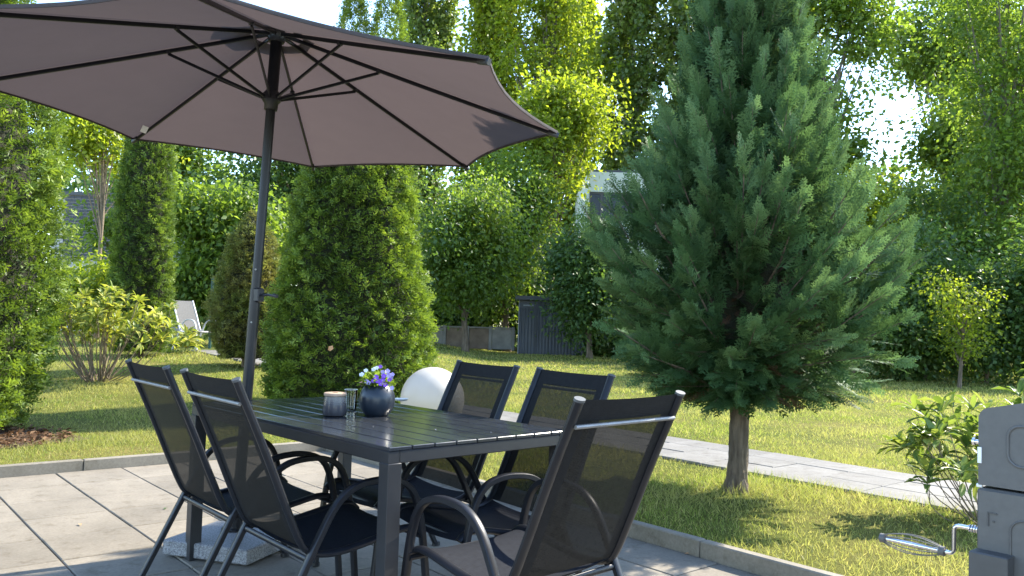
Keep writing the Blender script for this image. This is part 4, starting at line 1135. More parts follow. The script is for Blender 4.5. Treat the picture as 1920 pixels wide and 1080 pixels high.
# ---- feathery cypress on the lawn
def cypress():
    tb = at_z(1381, 921, 0.06); X0, Y0 = tb[0], tb[1]
    z0 = float(gz(X0, Y0))
    t = thing('cypress_tree', 'blue-green feathery cypress on a bare trunk standing on the lawn', 'conifer', (X0, Y0, z0))
    rng = np.random.default_rng(21)
    hs = np.array([0.60, 0.76, 0.98, 1.25, 1.70, 2.05, 2.60, 3.0, 3.3, 3.6, 3.9]); rs = np.array([0.46, 0.82, 1.02, 1.06, 0.95, 0.75, 0.51, 0.38, 0.28, 0.16, 0.05])
    mb = MB()
    hh_ = np.concatenate([np.linspace(-0.12, 0.9, 36), np.linspace(1.0, 3.7, 14)]); sg_ = 40; V = []
    ph_ = rng.uniform(0, 6.28, 9)
    for h in hh_:                       # furrowed bark: ridges that run up and split
        r = np.interp(h, [-.12, .06, .2, .9, 3.7], [.095, .072, .064, .058, .006])
        for q in range(sg_):
            a = 2*math.pi*q/sg_+0.10*math.sin(h*7)
            rd = 0.055*math.sin(9*a+2.4*math.sin(h*11+ph_[0]))+0.045*math.sin(14*a+3*math.sin(h*17+ph_[1]))+0.05*(rng.random()-.5)
            V.append((0.012*math.sin(h*4)+r*(1+rd)*math.cos(a), 0.01*math.cos(h*3)+r*(1+rd)*math.sin(a), h))
    mb.add(V, [(i*sg_+q, i*sg_+(q+1) % sg_, (i+1)*sg_+(q+1) % sg_, (i+1)*sg_+q) for i in range(len(hh_)-1) for q in range(sg_)])
    for a in (0.3, 1.5, 2.6, 3.9, 5.2):     # root flare
        mb.tube([(0.03*math.cos(a), 0.03*math.sin(a), 0.10), (0.075*math.cos(a), 0.075*math.sin(a), 0.015), (0.12*math.cos(a), 0.12*math.sin(a), -0.05)], [0.035, 0.03, 0.012], 7)
    FR = [frond2(7, 0.44, 2) for _ in range(4)]
    mbb = MB()
    P = []; D = []; Nn = []; S = []; T = []
    nb_ = 390
    for j in range(nb_):
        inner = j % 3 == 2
        h1 = hs[0]+0.10+(3.45-hs[0])*((j+rng.random())/nb_)**1.3      # where the plume starts
        a = j*2.399963+rng.normal(0, 0.25)
        Rh = float(np.interp(h1, hs, rs))*(1+0.13*math.sin(a*3+h1*3)+0.09*math.sin(a*7+h1*8))*rng.uniform(0.86, 1.06)
        el = R_(np.interp(h1, [0.6, 0.85, 1.2, 1.6, 2.1, 2.8, 3.8], [-16, 2, 28, 48, 62, 70, 82])+rng.normal(0, 7))
        L = (0.44+0.22*rng.random())*np.interp(h1, [0.5, 1.2, 3.0, 4.0], [1.0, 1.0, 0.95, 0.7])
        Rs = max(0.05, Rh-L*math.cos(el)*0.95)*(rng.uniform(.35, .85) if inner else 1.0)
        ax = Vector((math.cos(a)*math.cos(el), math.sin(a)*math.cos(el), math.sin(el)))
        st = Vector((math.cos(a)*Rs, math.sin(a)*Rs, h1-(0.25*L*math.sin(el))))
        h0 = max(0.64, st.z-Rs*(0.25+0.45*np.clip((h1-0.6)/1.2, 0, 1)))
        pts = branch_pts((0, 0, h0), st, -0.06*Rs, 5)
        r0 = 0.007+0.010*Rs
        mbb.tube(pts+[st+ax*L*0.5, st+ax*L*0.9], [r0, r0*.85, r0*.7, r0*.6, r0*.5, r0*.3, r0*.1], 5)
        npl_ = int(19*L/0.5)+4
        ptint = rng.normal(0, .13)
        for q in range(npl_):
            tq = -0.25+1.2*(q+rng.random())/npl_
            p = st+ax*(L*tq*0.86)
            side = Vector(rng.normal(0, 1, 3)); side = (side-ax*side.dot(ax)).normalized()
            k_ = max(0.10, 0.95-0.80*max(0, tq))
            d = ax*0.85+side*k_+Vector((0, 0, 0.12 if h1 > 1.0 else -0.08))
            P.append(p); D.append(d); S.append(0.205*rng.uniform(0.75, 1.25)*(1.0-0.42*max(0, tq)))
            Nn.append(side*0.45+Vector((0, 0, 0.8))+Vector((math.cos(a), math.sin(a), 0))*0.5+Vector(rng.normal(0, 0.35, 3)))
            T.append(np.clip(0.34+0.34*tq+rng.normal(0, 0.13)+ptint-(0.2 if inner else 0), 0, 1))  # tips paled, inner plumes darkened: light and shade put into the tint
    P = np.array([tuple(p) for p in P]); D = np.array([tuple(p) for p in D]); Nn = np.array([tuple(p) for p in Nn]); S = np.array(S); T = np.array(T)
    parts = []
    sel = rng.integers(0, 4, len(P))
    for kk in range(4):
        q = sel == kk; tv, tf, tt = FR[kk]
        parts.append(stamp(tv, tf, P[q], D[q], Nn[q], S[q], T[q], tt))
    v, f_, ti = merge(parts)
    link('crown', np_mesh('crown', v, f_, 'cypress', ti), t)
    core = []; na, nh = 30, 26
    for i in range(nh+1):
        h = 0.78+(3.3-0.78)*i/nh; r = float(np.interp(h, hs, rs))*(0.34 if h > 1.0 else 0.22)*(1-0.55*max(0, h-1.9)/1.4)
        for q in range(na):
            a = 2*math.pi*q/na; rr = max(0.02, r*(1+0.22*math.sin(a*5+h*6)+random.uniform(-.16, .16)))
            core.append((math.cos(a)*rr, math.sin(a)*rr, h+random.uniform(-.03, .03)))
    mc = MB(); mc.add(core, [(i*na+q, i*na+(q+1) % na, (i+1)*na+(q+1) % na, (i+1)*na+q) for i in range(nh) for q in range(na)]); mc.build('inner_twigs', 'thuja_core', t, False)
    # dead brown inner sprays low in the crown
    m_ = 420; a = rng.uniform(0, 6.28, m_); r = rng.uniform(.05, .42, m_); h = rng.uniform(.66, 1.35, m_)
    Pd = np.stack([np.cos(a)*r, np.sin(a)*r, h], 1)
    tv, tf, tt = FR[0]
    v, f_, ti = stamp(tv*np.array([.8, 1, 1]), tf, Pd, np.stack([np.cos(a), np.sin(a), 0*a-.2], 1)+rng.normal(0, .4, (m_, 3)), rng.normal(0, .7, (m_, 3))+[0, 0, 1], 0.14*rng.uniform(.6, 1.3, m_), np.clip(.5+rng.normal(0, .2, m_), 0, 1), tt)
    link('dead_sprays', np_mesh('dead_sprays', v, f_, 'dead_twig', ti), t)
    mb.build('trunk', 'bark', t)
    mbb.build('branches', 'bark', t)
    return X0, Y0
TX, TY = cypress()

# ---- rhododendrons
def leaf_mesh(name, mat, tint, curl):
    pr = [(0, 0, 0), (0.10, 0.22, 0.03), (0.15, 0.50, 0.03), (0.11, 0.80, 0.0), (0, 1.0, -curl), (-0.11, 0.80, 0.0), (-0.15, 0.50, 0.03), (-0.10, 0.22, 0.03), (0, 0.5, -0.01)]
    V = np.array([(x, y, z-curl*y*y*0.6) for x, y, z in pr]); F = np.array([(8, i, (i+1) % 8) for i in range(8)])
    return np_mesh(name, V, F, mat, np.full(9, tint), smooth=True)
def rhodo(name, label, x, y, base_spread, tips, leaf_len, mat, nlf, single, seed, stem_r):
    rng = np.random.default_rng(seed)
    z0 = float(gz(x, y)); t = thing(name, label, 'shrub', (x, y, z0))
    mb = MB()
    allv = []
    meshes = [leaf_mesh('leaf', mat, tv, c) for tv in (0.15, 0.45, 0.7, 0.95) for c in (0.08, 0.25)]
    nd = 0
    for (tx, ty, tz) in tips:
        a = math.atan2(ty, tx)
        p0 = Vector((base_spread*math.cos(a)*rng.uniform(.1, 1), base_spread*math.sin(a)*rng.uniform(.1, 1), -0.04))
        p1 = Vector((tx, ty, tz))
        kink = Vector(rng.normal(0, 0.10*np.linalg.norm([tx, ty, tz]), 3))
        pts = [p0*(1-t_)**2+(p0*0.5+p1*0.5+kink+Vector((tx*0.15, ty*0.15, -0.04)))*2*t_*(1-t_)+p1*t_*t_ for t_ in np.linspace(0, 1, 8)]
        mb.tube(pts, [stem_r*(1-0.72*i/7) for i in range(8)], 6)
        d0 = (pts[-1]-pts[-2]).normalized()
        for tw in range(3):                     # twigs with a whorl of leaves at each end
            q = pts[-1] if tw == 0 else pts[5]
            dd = (d0+Vector(rng.normal(0, .45 if tw else .1, 3))).normalized()
            e = q+dd*(0.0 if tw == 0 else leaf_len*rng.uniform(.6, 1.5))
            if tw: mb.tube([q, e], [stem_r*0.35, stem_r*0.2], 5)
            o_ = dd.orthogonal().normalized(); w_ = dd.cross(o_)
            for k_ in range(nlf):
                an = k_*2.4+rng.normal(0, .2); el = rng.uniform(0.15, 1.15)
                rd = o_*math.cos(an)+w_*math.sin(an)
                ld = (rd*math.cos(el)+dd*math.sin(el)).normalized()+Vector((0, 0, -0.12+0.25*rng.random()))
                nn = dd*0.9+Vector((0, 0, 0.7))-rd*0.2
                allv.append((e-dd*0.01*rng.random(), ld, nn, leaf_len*rng.uniform(.65, 1.15)))
    mb.build('stem', 'stem', t)
    for i, (p, ld, nn, s) in enumerate(allv):
        ld = ld.normalized(); X = ld.cross(nn).normalized(); Z = X.cross(ld)
        M = Matrix(((X.x, ld.x, Z.x, p.x), (X.y, ld.y, Z.y, p.y), (X.z, ld.z, Z.z, p.z), (0, 0, 0, 1))) @ Matrix.Diagonal((s, s, s, 1))
        if single and nd < 300:
            o = link('leaf', meshes[rng.integers(0, len(meshes))], t); o.matrix_local = M; nd += 1
        else:
            allv[i] = M
    rest = [M for M in allv if isinstance(M, Matrix)]
    if rest:
        parts = []
        src = [np.array([v.co[:] for v in m_.vertices]) for m_ in meshes]
        fc = np.array([(8, i, (i+1) % 8) for i in range(8)])
        for M in rest:
            k_ = rng.integers(0, len(meshes)); A = np.array(M)
            parts.append((src[k_] @ A[:3, :3].T+A[:3, 3], fc, np.full(9, np.clip((0.15, 0.45, 0.7, 0.95)[k_//2]+rng.normal(0, .08), 0, 1))))
        v, f_, ti = merge(parts)
        o = link('foliage', np_mesh('foliage', v, f_, mat, ti, smooth=True), t)
        if single: o['kind'] = 'stuff'
    return t
rng = np.random.default_rng(5)
rx_, ry_ = -5.60, 11.2
tips = []
for j in range(58):
    a = rng.uniform(0, 6.28); r = 0.88*math.sqrt(rng.random()); tips.append((r*math.cos(a)+0.06, r*math.sin(a), 0.72+0.66*rng.random()*(1-0.45*(r/.8)**2)+0.0))
rhodo('rhododendron', 'yellow-green rhododendron with bare grey stems on the left lawn', rx_, ry_, 0.18, tips, 0.155, 'rhodo', 9, False, 31, 0.009)
sx_, sy_ = 2.95, 4.98
tips = []
for j in range(30):
    a = rng.uniform(0, 6.28); r = 0.54*math.sqrt(rng.random()); tips.append((r*math.cos(a)-0.05, r*math.sin(a)*0.8, 0.30+0.50*rng.random()*(1-0.4*(r/.5)**2)+0.06*(r*math.cos(a) > .1)))
tips += [(0.22, -0.1, 0.92), (0.30, 0.0, 0.86), (-0.46, -0.1, 0.24), (-0.40, 0.05, 0.62), (-0.44, -0.05, 0.50)]
rhodo('rhododendron', 'leafy green rhododendron behind the grey barbecue', sx_, sy_, 0.10, tips, 0.135, 'rhodo_green', 7, True, 41, 0.005)
# small rosette plant by the distant chair
q = at_y(350, 655, 15.2)
rhodo('rosette_plant', 'small rosette of yellow-green leaves beside the distant pale chair', q[0], q[1], 0.02, [(0.02, 0, 0.10), (-0.03, 0.02, 0.12), (0.04, -0.03, 0.14)], 0.26, 'rhodo', 7, True, 51, 0.008)

# ---- leafy shrubs and trees behind, left
deciduous('leafy_tree', 'pale green thin-stemmed young tree in front of the dark brick wall', -10.35, 20.5, 6.0, (0, 0, 5.1, 1.35, 1.1, 1.25), 0.07, 120, 75, 0.13, 'leaf_yellow', 61, 0.28, 'stem', open_=0.5, group='trees behind the lawn on the left')
deciduous('leafy_shrub', 'low pale shrub at the foot of the brick wall', -9.5, 18.5, 3.0, (0, 0, 1.15, 0.9, 0.8, 0.8), 0.05, 80, 70, 0.12, 'leaf_yellow', 62, 0.26, 'stem', cat='shrub', group='trees behind the lawn on the left')
deciduous('leafy_shrub', 'broad-leaved green shrub between columnar thuja and browning thuja', -6.55, 19.0, 4.5, (0, 0, 2.2, 1.25, 1.0, 1.9), 0.08, 230, 120, 0.14, 'leaf_mid', 63, 0.30, cat='shrub', droop=0.3, group='trees behind the lawn on the left')
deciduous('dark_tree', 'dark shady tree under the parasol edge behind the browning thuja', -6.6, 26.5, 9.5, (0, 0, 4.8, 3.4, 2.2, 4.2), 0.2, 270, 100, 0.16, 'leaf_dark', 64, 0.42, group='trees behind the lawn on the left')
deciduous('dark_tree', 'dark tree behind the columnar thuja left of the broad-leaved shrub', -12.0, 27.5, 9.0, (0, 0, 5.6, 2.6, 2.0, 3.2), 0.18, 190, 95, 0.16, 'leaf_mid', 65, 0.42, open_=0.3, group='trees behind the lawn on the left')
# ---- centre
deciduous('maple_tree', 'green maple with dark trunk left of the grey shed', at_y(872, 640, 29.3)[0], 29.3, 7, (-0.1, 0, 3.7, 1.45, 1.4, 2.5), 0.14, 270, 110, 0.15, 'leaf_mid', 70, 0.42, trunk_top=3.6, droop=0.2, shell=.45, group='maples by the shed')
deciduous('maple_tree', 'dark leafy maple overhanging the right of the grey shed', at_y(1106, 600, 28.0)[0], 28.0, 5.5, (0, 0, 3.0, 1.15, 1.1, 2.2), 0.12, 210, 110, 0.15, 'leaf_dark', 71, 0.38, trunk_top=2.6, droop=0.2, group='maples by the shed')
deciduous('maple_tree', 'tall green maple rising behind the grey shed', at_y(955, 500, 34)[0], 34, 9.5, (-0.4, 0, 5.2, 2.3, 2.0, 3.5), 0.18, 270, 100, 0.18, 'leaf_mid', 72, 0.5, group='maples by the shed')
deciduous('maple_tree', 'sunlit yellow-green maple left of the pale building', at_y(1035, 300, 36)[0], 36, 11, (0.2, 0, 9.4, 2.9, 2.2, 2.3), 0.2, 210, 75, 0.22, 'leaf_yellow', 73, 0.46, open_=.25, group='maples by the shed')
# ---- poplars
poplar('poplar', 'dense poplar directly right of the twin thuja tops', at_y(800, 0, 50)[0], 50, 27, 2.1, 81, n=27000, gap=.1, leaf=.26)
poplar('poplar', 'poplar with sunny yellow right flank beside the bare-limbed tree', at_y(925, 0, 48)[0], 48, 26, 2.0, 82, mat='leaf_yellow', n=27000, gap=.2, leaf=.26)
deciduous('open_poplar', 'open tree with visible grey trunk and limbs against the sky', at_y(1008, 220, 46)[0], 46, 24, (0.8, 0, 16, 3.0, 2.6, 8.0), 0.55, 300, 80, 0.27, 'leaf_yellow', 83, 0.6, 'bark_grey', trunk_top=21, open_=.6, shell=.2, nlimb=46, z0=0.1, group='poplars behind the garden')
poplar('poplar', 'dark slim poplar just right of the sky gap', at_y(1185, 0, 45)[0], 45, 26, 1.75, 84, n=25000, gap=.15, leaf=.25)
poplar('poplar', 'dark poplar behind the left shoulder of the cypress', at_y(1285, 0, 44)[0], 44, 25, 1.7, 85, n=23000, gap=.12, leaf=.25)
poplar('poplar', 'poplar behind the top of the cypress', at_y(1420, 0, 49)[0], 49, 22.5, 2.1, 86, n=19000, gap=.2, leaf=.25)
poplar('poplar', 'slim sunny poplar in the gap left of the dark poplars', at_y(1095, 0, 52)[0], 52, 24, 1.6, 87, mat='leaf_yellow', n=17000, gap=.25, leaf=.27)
# ---- right
deciduous('backlit_tree', 'backlit tree with spreading limbs right of the cypress top', at_y(1530, 200, 38)[0], 38, 17, (0.3, 0, 12.6, 3.2, 2.8, 5.2), 0.26, 300, 85, 0.27, 'leaf_mid', 91, 0.5, 'bark_grey', trunk_top=14, open_=.35, shell=.3, nlimb=40, z0=.1, group='tall trees on the right')
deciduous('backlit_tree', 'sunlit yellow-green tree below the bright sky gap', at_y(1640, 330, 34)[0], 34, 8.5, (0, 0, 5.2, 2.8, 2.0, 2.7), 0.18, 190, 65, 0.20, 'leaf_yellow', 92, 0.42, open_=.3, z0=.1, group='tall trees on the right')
deciduous('tall_tree', 'tall thick-trunked tree at the right edge of the garden', at_y(1872, 400, 25)[0], 25, 13, (0.2, 0, 7.8, 2.4, 2.3, 4.8), 0.27, 330, 100, 0.16, 'leaf_mid', 93, 0.42, 'bark_grey', trunk_top=11.6, open_=.35, shell=.35, nlimb=44, z0=.1, group='tall trees on the right')
deciduous('backlit_tree', 'leafy limbs high above the sky gap near the right edge', at_y(1785, 30, 42)[0], 42, 19, (-0.6, 0, 16.6, 3.2, 2.6, 2.6), 0.22, 250, 85, 0.26, 'leaf_mid', 94, 0.55, 'bark_grey', trunk_top=15, open_=.35, nlimb=30, z0=.1, group='tall trees on the right')
deciduous('backlit_tree', 'dense green tree between the sky gap and the thick trunk', at_y(1805, 200, 37)[0], 37, 13, (0.3, 0, 8.6, 1.9, 2.0, 3.2), 0.22, 200, 80, 0.26, 'leaf_mid', 95, 0.5, 'bark_grey', trunk_top=9, open_=.35, nlimb=30, z0=.1, group='tall trees on the right')
deciduous('backlit_tree', 'leafy tree cut by the upper right corner', at_y(1960, 100, 34)[0], 34, 16, (0, 0, 10.5, 2.6, 2.4, 5.0), 0.24, 260, 80, 0.25, 'leaf_mid', 96, 0.5, 'bark_grey', trunk_top=11, open_=.35, nlimb=30, z0=.1, group='tall trees on the right')
for i, (px, Y, rr, hz, lab) in enumerate([(800, 35.5, 1.7, 1.9, 'shady shrub behind the low wall, left end beside the broad thuja'), (885, 36.5, 1.8, 2.2, 'shady shrub behind the low wall under the maple'), (965, 37.0, 1.8, 2.0, 'shady shrub directly behind the grey shed'),
                                         (1120, 33.0, 1.7, 1.6, 'low shady shrub between shed and pale building'), (1190, 31.0, 1.6, 1.7, 'low shady shrub left of the hedge behind the cypress')]):
    deciduous('shade_shrub', lab, at_y(px, 640, Y)[0], Y, 2*hz, (0, 0, hz*0.9, rr, 1.2, hz), 0.07, 150, 80, 0.17, 'leaf_dark', 140+i, 0.4, cat='shrub', z0=.1, group='shrubs behind the wall and shed')
hx = [(1600, 19.5, 1.5, 1.6, 'dark leafy hedge shrub low behind the right side of the cypress'), (1735, 20.0, 1.6, 2.0, 'dark hedge shrub behind the young tree, nearer the cypress'),
      (1850, 19.8, 1.5, 1.7, 'dark hedge shrub behind the young tree, nearer the right edge'), (1960, 19.0, 1.5, 1.9, 'dark hedge shrub cut by the right edge of the lawn'),
      (1480, 21.5, 1.6, 1.7, 'dark hedge shrub seen low behind the cypress trunk'), (1350, 23.5, 1.6, 1.5, 'dark hedge shrub left behind the cypress'), (1240, 26.0, 1.4, 1.6, 'dark hedge shrub nearest the grey shed')]
for i, (px, Y, rr, hz, lab) in enumerate(hx):
    deciduous('hedge_shrub', lab, at_y(px, 700, Y)[0], Y, 2*hz, (0, 0, hz*0.95, rr, 1.2, hz*1.0), 0.06, 170, 95, 0.125, 'leaf_dark', 100+i, 0.32, cat='shrub', group='hedge shrubs along the right of the lawn', z0=float(gz(at_y(px, 700, Y)[0], Y)))
for i, (px, Y, rr, hz, mt, lab) in enumerate([(1790, 23.5, 1.9, 2.7, 'leaf_dark', 'taller dark shrub rising behind the hedge and young tree'), (1730, 24.5, 1.5, 2.5, 'leaf_yellow', 'yellow-green shrub glowing behind the hedge'),
                                          (1930, 22.5, 1.7, 2.7, 'leaf_mid', 'green shrub behind the hedge at the right edge')]):
    deciduous('tall_shrub', lab, at_y(px, 600, Y)[0], Y, 2*hz, (0, 0, hz, rr, 1.3, hz), 0.08, 180, 90, 0.135, mt, 120+i, 0.34, cat='shrub', z0=.1, group='shrubs behind the hedge')
deciduous('young_tree', 'slender young tree with pale leaves in front of the right hedge', at_y(1800, 700, 17.6)[0], 17.6, 2.4, (0.05, 0, 1.45, 0.78, 0.6, 0.80), 0.05, 70, 45, 0.085, 'leaf_yellow', 131, 0.20, 'bark', trunk_top=1.7, open_=.3, nlimb=22)

deciduous('backlit_tree', 'unseen open tree added beyond the right edge to dapple the lawn', 15.5, 13.5, 8, (0, 0, 5.4, 2.0, 2.0, 2.2), 0.16, 120, 45, 0.16, 'leaf_mid', 151, 0.4, 'bark_grey', trunk_top=5.5, open_=.5, nlimb=24, group='tall trees on the right')  # out of view, added so its shadow dapples the lawn
# ---- distant wood closing the view (reads as one mass)
def far_wood():
    rng = np.random.default_rng(9); m_ = 38000
    P = []; 
    ncl = 900
    cx = rng.uniform(-52, 62, ncl); cy = rng.uniform(56, 66, ncl); top = 7.2+1.8*np.sin(cx*0.33)+1.2*np.sin(cx*0.9+1)+4.5*np.clip((cx-14)/10, 0, 1)+4.0*np.clip((-cx-10)/8, 0, 1)
    cz = top*np.sqrt(rng.random(ncl))
    q = rng.integers(0, ncl, m_); P = np.stack([cx[q], cy[q], cz[q]], 1)+rng.normal(0, 1, (m_, 3))*np.array([.8, .8, .7]); P[:, 2] = np.maximum(P[:, 2], 0.1)
    v, f_, ti = stamp(LEAF[0]*np.array([1.4, 1, 1]), LEAF[1], P, rng.normal(0, 1, (m_, 3)), rng.normal(0, 1, (m_, 3))+[0, -.3, .5], .58*rng.uniform(.6, 1.3, m_), np.clip(.45+rng.normal(0, .12, ncl)[q]+rng.normal(0, .15, m_), 0, 1))
    tag(link('distant_wood', np_mesh('distant_wood', v, f_, 'leaf_dark', ti)), 'dim green wood far behind the garden trees', 'wood', kind='stuff')
far_wood()

# ------------------------------------------------------------------ buildings and garden structures behind
BY = 30.0
def px_x(px, Y, py=450): return at_y(px, py, Y)[0]
x0, x1 = px_x(95, BY), px_x(300, BY); zt_ = at_y(170, 372, BY)[2]
bh = thing('brick_building', 'dark grey brick building glimpsed beyond the slim columnar thuja', 'building', ((x0+x1)/2, BY, 0.1))
mb = MB(); mb.box((0, 2.0, zt_/2), (x1-x0, 4.0, zt_)); wall = mb.build('wall', 'mortar', bh, False)
mb = MB(); mb.box((0, 2.0, zt_+0.06), (x1-x0+0.16, 4.16, 0.12)); mb.build('roof_edge', 'shed_trim', bh, False)
mb = MB(); mb.box((0, -0.012, 0), (0.232, 0.03, 0.106)); bm_ = mb.mesh('brick', 'brick', False)
nrow = 19; bx0 = px_x(118, BY)-(x0+x1)/2; bx1 = px_x(232, BY)-(x0+x1)/2
for r in range(nrow):
    z = zt_-0.07-r*0.125; xx = bx0+(0.126 if r % 2 else 0)
    while xx < bx1:
        if xx+0.126 < (x1-x0)/2: link('brick', bm_, wall, (xx, 0, z))
        xx += 0.252
# pale building
PY = 40.0
x0, x1 = px_x(1100, PY), px_x(1100, PY)+11.0
z_t = at_y(1130, 322, PY)[2]; zw1 = at_y(1130, 360, PY)[2]; zw0 = at_y(1130, 410, PY)[2]
pb = thing('pale_building', 'pale green-white flat-roofed building with dark window behind the cypress', 'building', ((x0+x1)/2, PY, 0.1))
wd = x1-x0; hw = zw1-zw0; wz = (zw1+zw0)/2-0.1
mb = MB()
ww0 = px_x(1103, PY)-(x0+x1)/2; ww1 = ww0+3.2
def wallbox(xa, xb, za, zb): mb.box(((xa+xb)/2, 0.15, (za+zb)/2), (xb-xa, 0.30, zb-za))
wallbox(-wd/2, wd/2, 0, zw0-0.1); wallbox(-wd/2, wd/2, zw1-0.1, z_t-0.1); wallbox(-wd/2, ww0, zw0-0.1, zw1-0.1); wallbox(ww1, wd/2, zw0-0.1, zw1-0.1)
mb.box((0, 4.2, (z_t-.1)/2), (wd-0.01, 7.7, z_t-0.12)); mb.build('wall', 'render_wall', pb, False)
mb = MB(); mb.box((0, 4.0, z_t-0.06), (wd-0.1, 8.0, 0.10)); mb.build('roof', 'shed_trim', pb, False)
win = None
mb = MB()
for xa, xb, za, zb in ((ww0, ww1, zw0-.1, zw0), (ww0, ww1, zw1-.2, zw1-.1), (ww0, ww0+.09, zw0, zw1-.2), (ww1-.09, ww1, zw0, zw1-.2), (ww0+.55, ww0+.66, zw0, zw1-.2), (ww0+1.85, ww0+1.95, zw0, zw1-.2)):
    mb.box(((xa+xb)/2, 0.14, (za+zb)/2), (xb-xa, 0.08, zb-za))
win = mb.build('window', 'window_frame', pb, False)
for xa, xb in ((ww0+.09, ww0+.55), (ww0+.66, ww0+1.85), (ww0+1.95, ww1-.09)):
    mb = MB(); mb.box(((xa+xb)/2, 0.16, (zw0+zw1-.2)/2), (xb-xa, 0.012, zw1-zw0-.2)); mb.build('pane', 'window_glass', win, False)
mb = MB(); mb.box(((ww0+ww1)/2, -0.05, zw0-.12), (ww1-ww0+.1, 0.14, 0.04)); mb.build('sill', 'shed_trim', win, False)
# shed
SY = 30.5
sx0 = px_x(972, SY, 600); sz = float(gz(sx0, SY))
shd = thing('garden_shed', 'dark grey corrugated metal garden shed at the end of the lawn', 'shed', (sx0, SY, sz))
SW, SH, SD = 2.5, 2.12, 1.8
def corrugated(mb, xa, xb, za, zb, yy):
    n_ = int((xb-xa)/0.03); V = []
    for i in range(n_+1):
        x = xa+(xb-xa)*i/n_; d = (0, 0.018, 0.018, 0)[i % 4]
        V += [(x, yy-d, za), (x, yy-d, zb)]
    mb.add(V, [(2*i, 2*i+2, 2*i+3, 2*i+1) for i in range(n_)])
mb = MB(); mb.box((SW/2, SD/2+0.02, SH/2-.05), (SW-0.02, SD-0.02, SH-0.1)); mb.build('body', 'shed_metal', shd, False)
mb = MB(); corrugated(mb, 0.70, SW-0.03, 0.02, SH-0.19, -0.002); mb.build('front_panel', 'shed_metal', shd, False)
mb = MB(); corrugated(mb, 0.05, 0.60, 0.04, SH-0.40, -0.004); dr = mb.build('door', 'shed_metal', shd, False)
mb = MB(); mb.box((0.36, -0.012, SH-0.30), (0.38, 0.02, 0.055)); mb.build('door_vent', 'shed_pale', dr, False)
mb = MB(); mb.box((0.015, -0.01, SH/2-.03), (0.03, 0.05, SH-.06)); mb.build('corner_trim', 'shed_pale', shd, False)
mb = MB(); mb.box((0.655, -0.018, SH/2-.15), (0.03, 0.04, SH-.35)); mb.build('door_post', 'shed_trim', shd, False)
mb = MB(); mb.box((SW/2, SD/2-.05, SH-0.02), (SW+0.26, SD+0.30, 0.15)); mb.build('roof', 'shed_trim', shd, False)
# old low wall with posts left of the shed
FY = 31.6
fx0, fx1 = px_x(790, FY, 640), px_x(962, FY, 640); fz = float(gz((fx0+fx1)/2, FY))
fen = thing('boundary_wall', 'low weathered concrete panel wall left of the shed', 'wall', (fx0, FY, fz))
for i in range(4):
    xa = (fx1-fx0)*i/4; mb = MB(); mb.box((xa+(fx1-fx0)/8, 0, 0.40), ((fx1-fx0)/4-0.13, 0.06, 0.78), bev=.01); mb.build('panel', ('concrete', 'rust_panel', 'rust_panel', 'concrete')[i], fen)
for i in range(5):
    mb = MB(); mb.box(((fx1-fx0)*i/4, 0.0, 0.43), (0.12, 0.12, 0.90), bev=.01); mb.build('post', 'concrete', fen)
mb = MB(); mb.box(((fx1-fx0)/2, 0, 0.83), (fx1-fx0-.1, 0.10, 0.06)); mb.build('coping', 'concrete', fen)
# green fence post
q = at_y(393, 655, 17.2); z_ = float(gz(q[0], q[1]))
gp = thing('fence_post', 'thin dark green fence post behind the distant pale chair', 'post', (q[0], q[1], z_))
mb = MB(); mb.box((0, 0, 0.72), (0.05, 0.05, 1.5), bev=.005); mb.build('post', 'green_post', gp)
mb = MB(); mb.box((0, 0, 1.48), (0.056, 0.056, 0.03), bev=.006); mb.build('cap', 'black_plastic', gp)
# distant pale chair
PALE = dict(frame='white_frame', bar='white_frame', sling='grey_sling', hem='grey_sling', seat='grey_sling', cap='white_frame')
pc = make_chair('garden_chair', 'pale grey chair with white metal frame far behind the left shrub', PALE, None)
del_g = pc.pop('group', None)
q = at_y(342, 655, 15.9); zc_ = float(gz(q[0], q[1]))
pc.location = (q[0]-0.10, q[1]+0.15, zc_+0.012); pc.rotation_euler = (0, 0, R_(-28-90))

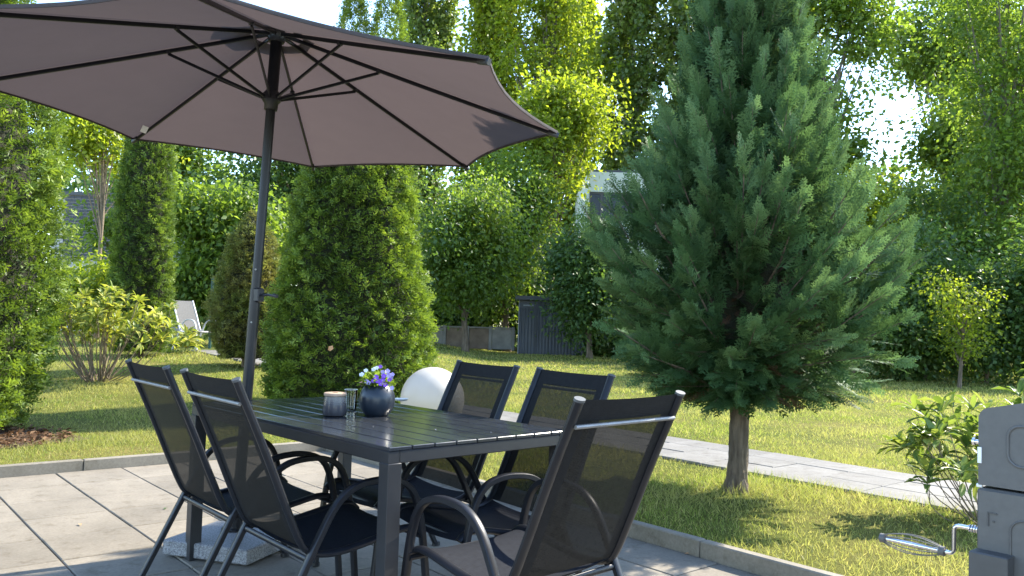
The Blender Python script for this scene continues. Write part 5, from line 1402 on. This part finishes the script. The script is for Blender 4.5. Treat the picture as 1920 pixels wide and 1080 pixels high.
# ------------------------------------------------------------------ grass
def grass():
    rng = np.random.default_rng(33)
    def keep(x, y):
        ca = x*AD[0]+y*AD[1]; cb = x*BD[0]+y*BD[1]
        ok = (ca > PATIO_A+0.075) | (cb > PATIO_B+0.075)
        wob = 0.02*np.sin(ca*9)+0.015*np.sin(ca*23+1)
        ok &= ~((cb > PATH0-0.01+wob) & (cb < PATH1+0.01+wob))
        ok &= ((x-SOIL[0])/1.05/SOIL[2])**2+((y-SOIL[1])/.88/SOIL[2])**2 > 0.72+0.5*rng.random(len(x))
        return ok
    parts = []
    B3 = (np.array([(-.5, 0, 0), (.5, 0, 0), (-.38, .55, .06), (.38, .55, .06), (0, 1, .30)], float), np.array([(0, 1, 3), (0, 3, 2), (2, 3, 4)]))
    B1 = (np.array([(-.5, 0, 0), (.5, 0, 0), (0, 1, .2)], float), np.array([(0, 1, 2)]))
    for (y0, y1, dens, w, h, tmpl) in ((3.0, 8.0, 3900, .0034, .044, B3), (8.0, 13.0, 1600, .0075, .046, B1), (13.0, 20.0, 420, .016, .06, B1), (20.0, 33.0, 150, .028, .065, B1)):
        yy = rng.uniform(y0, y1, int(dens*(y1-y0)*(1.5*y1+3))); xx = rng.uniform(-0.75*y1-1.5, 0.75*y1+1.5, len(yy))
        k_ = (np.abs(xx) < 0.72*yy+1.0); xx, yy = xx[k_], yy[k_]
        k_ = keep(xx, yy); xx, yy = xx[k_], yy[k_]
        cl = 0.5+0.28*np.sin(xx*3.1+1.3*np.sin(yy*2.3))+0.28*np.sin(yy*3.7+1.1*np.sin(xx*2.9))          # tufts
        k_ = rng.random(len(xx)) < 0.55+0.45*cl; xx, yy, cl = xx[k_], yy[k_], cl[k_]
        m_ = len(xx)
        P = np.stack([xx, yy, gz(xx, yy)-0.006], 1)
        dt = np.hypot(xx-TX, yy-TY)
        tall = 1+1.1*np.exp(-(dt/0.42)**2)
        cb = xx*BD[0]+yy*BD[1]
        edge = np.exp(-((cb-PATH0)/0.16)**2)
        D = np.stack([rng.normal(0, .6, m_), rng.normal(0, .6, m_), np.ones(m_)], 1)
        Nn = np.stack([rng.normal(0, 1, m_), rng.normal(0, 1, m_), .1*np.ones(m_)], 1)
        hh = h*rng.uniform(.4, 1.35, m_)*(0.75+0.5*cl)*tall*(1+0.5*edge)
        S = np.stack([w*rng.uniform(.7, 1.3, m_), hh, hh], 1)
        dry = rng.random(m_) < 0.20
        tint = np.where(dry, rng.uniform(.75, 1, m_), np.clip(.38+.18*(cl-.5)+rng.normal(0, .16, m_), 0, .8))
        v, f_, ti = stamp(tmpl[0], tmpl[1], P, D, Nn, S, tint)
        parts.append((v, f_, ti))
    v, f_, ti = merge(parts)
    tag(link('grass', np_mesh('grass', v, f_, 'grass', ti)), 'dry yellow-green grass covering the lawn', 'grass', kind='stuff')
grass()
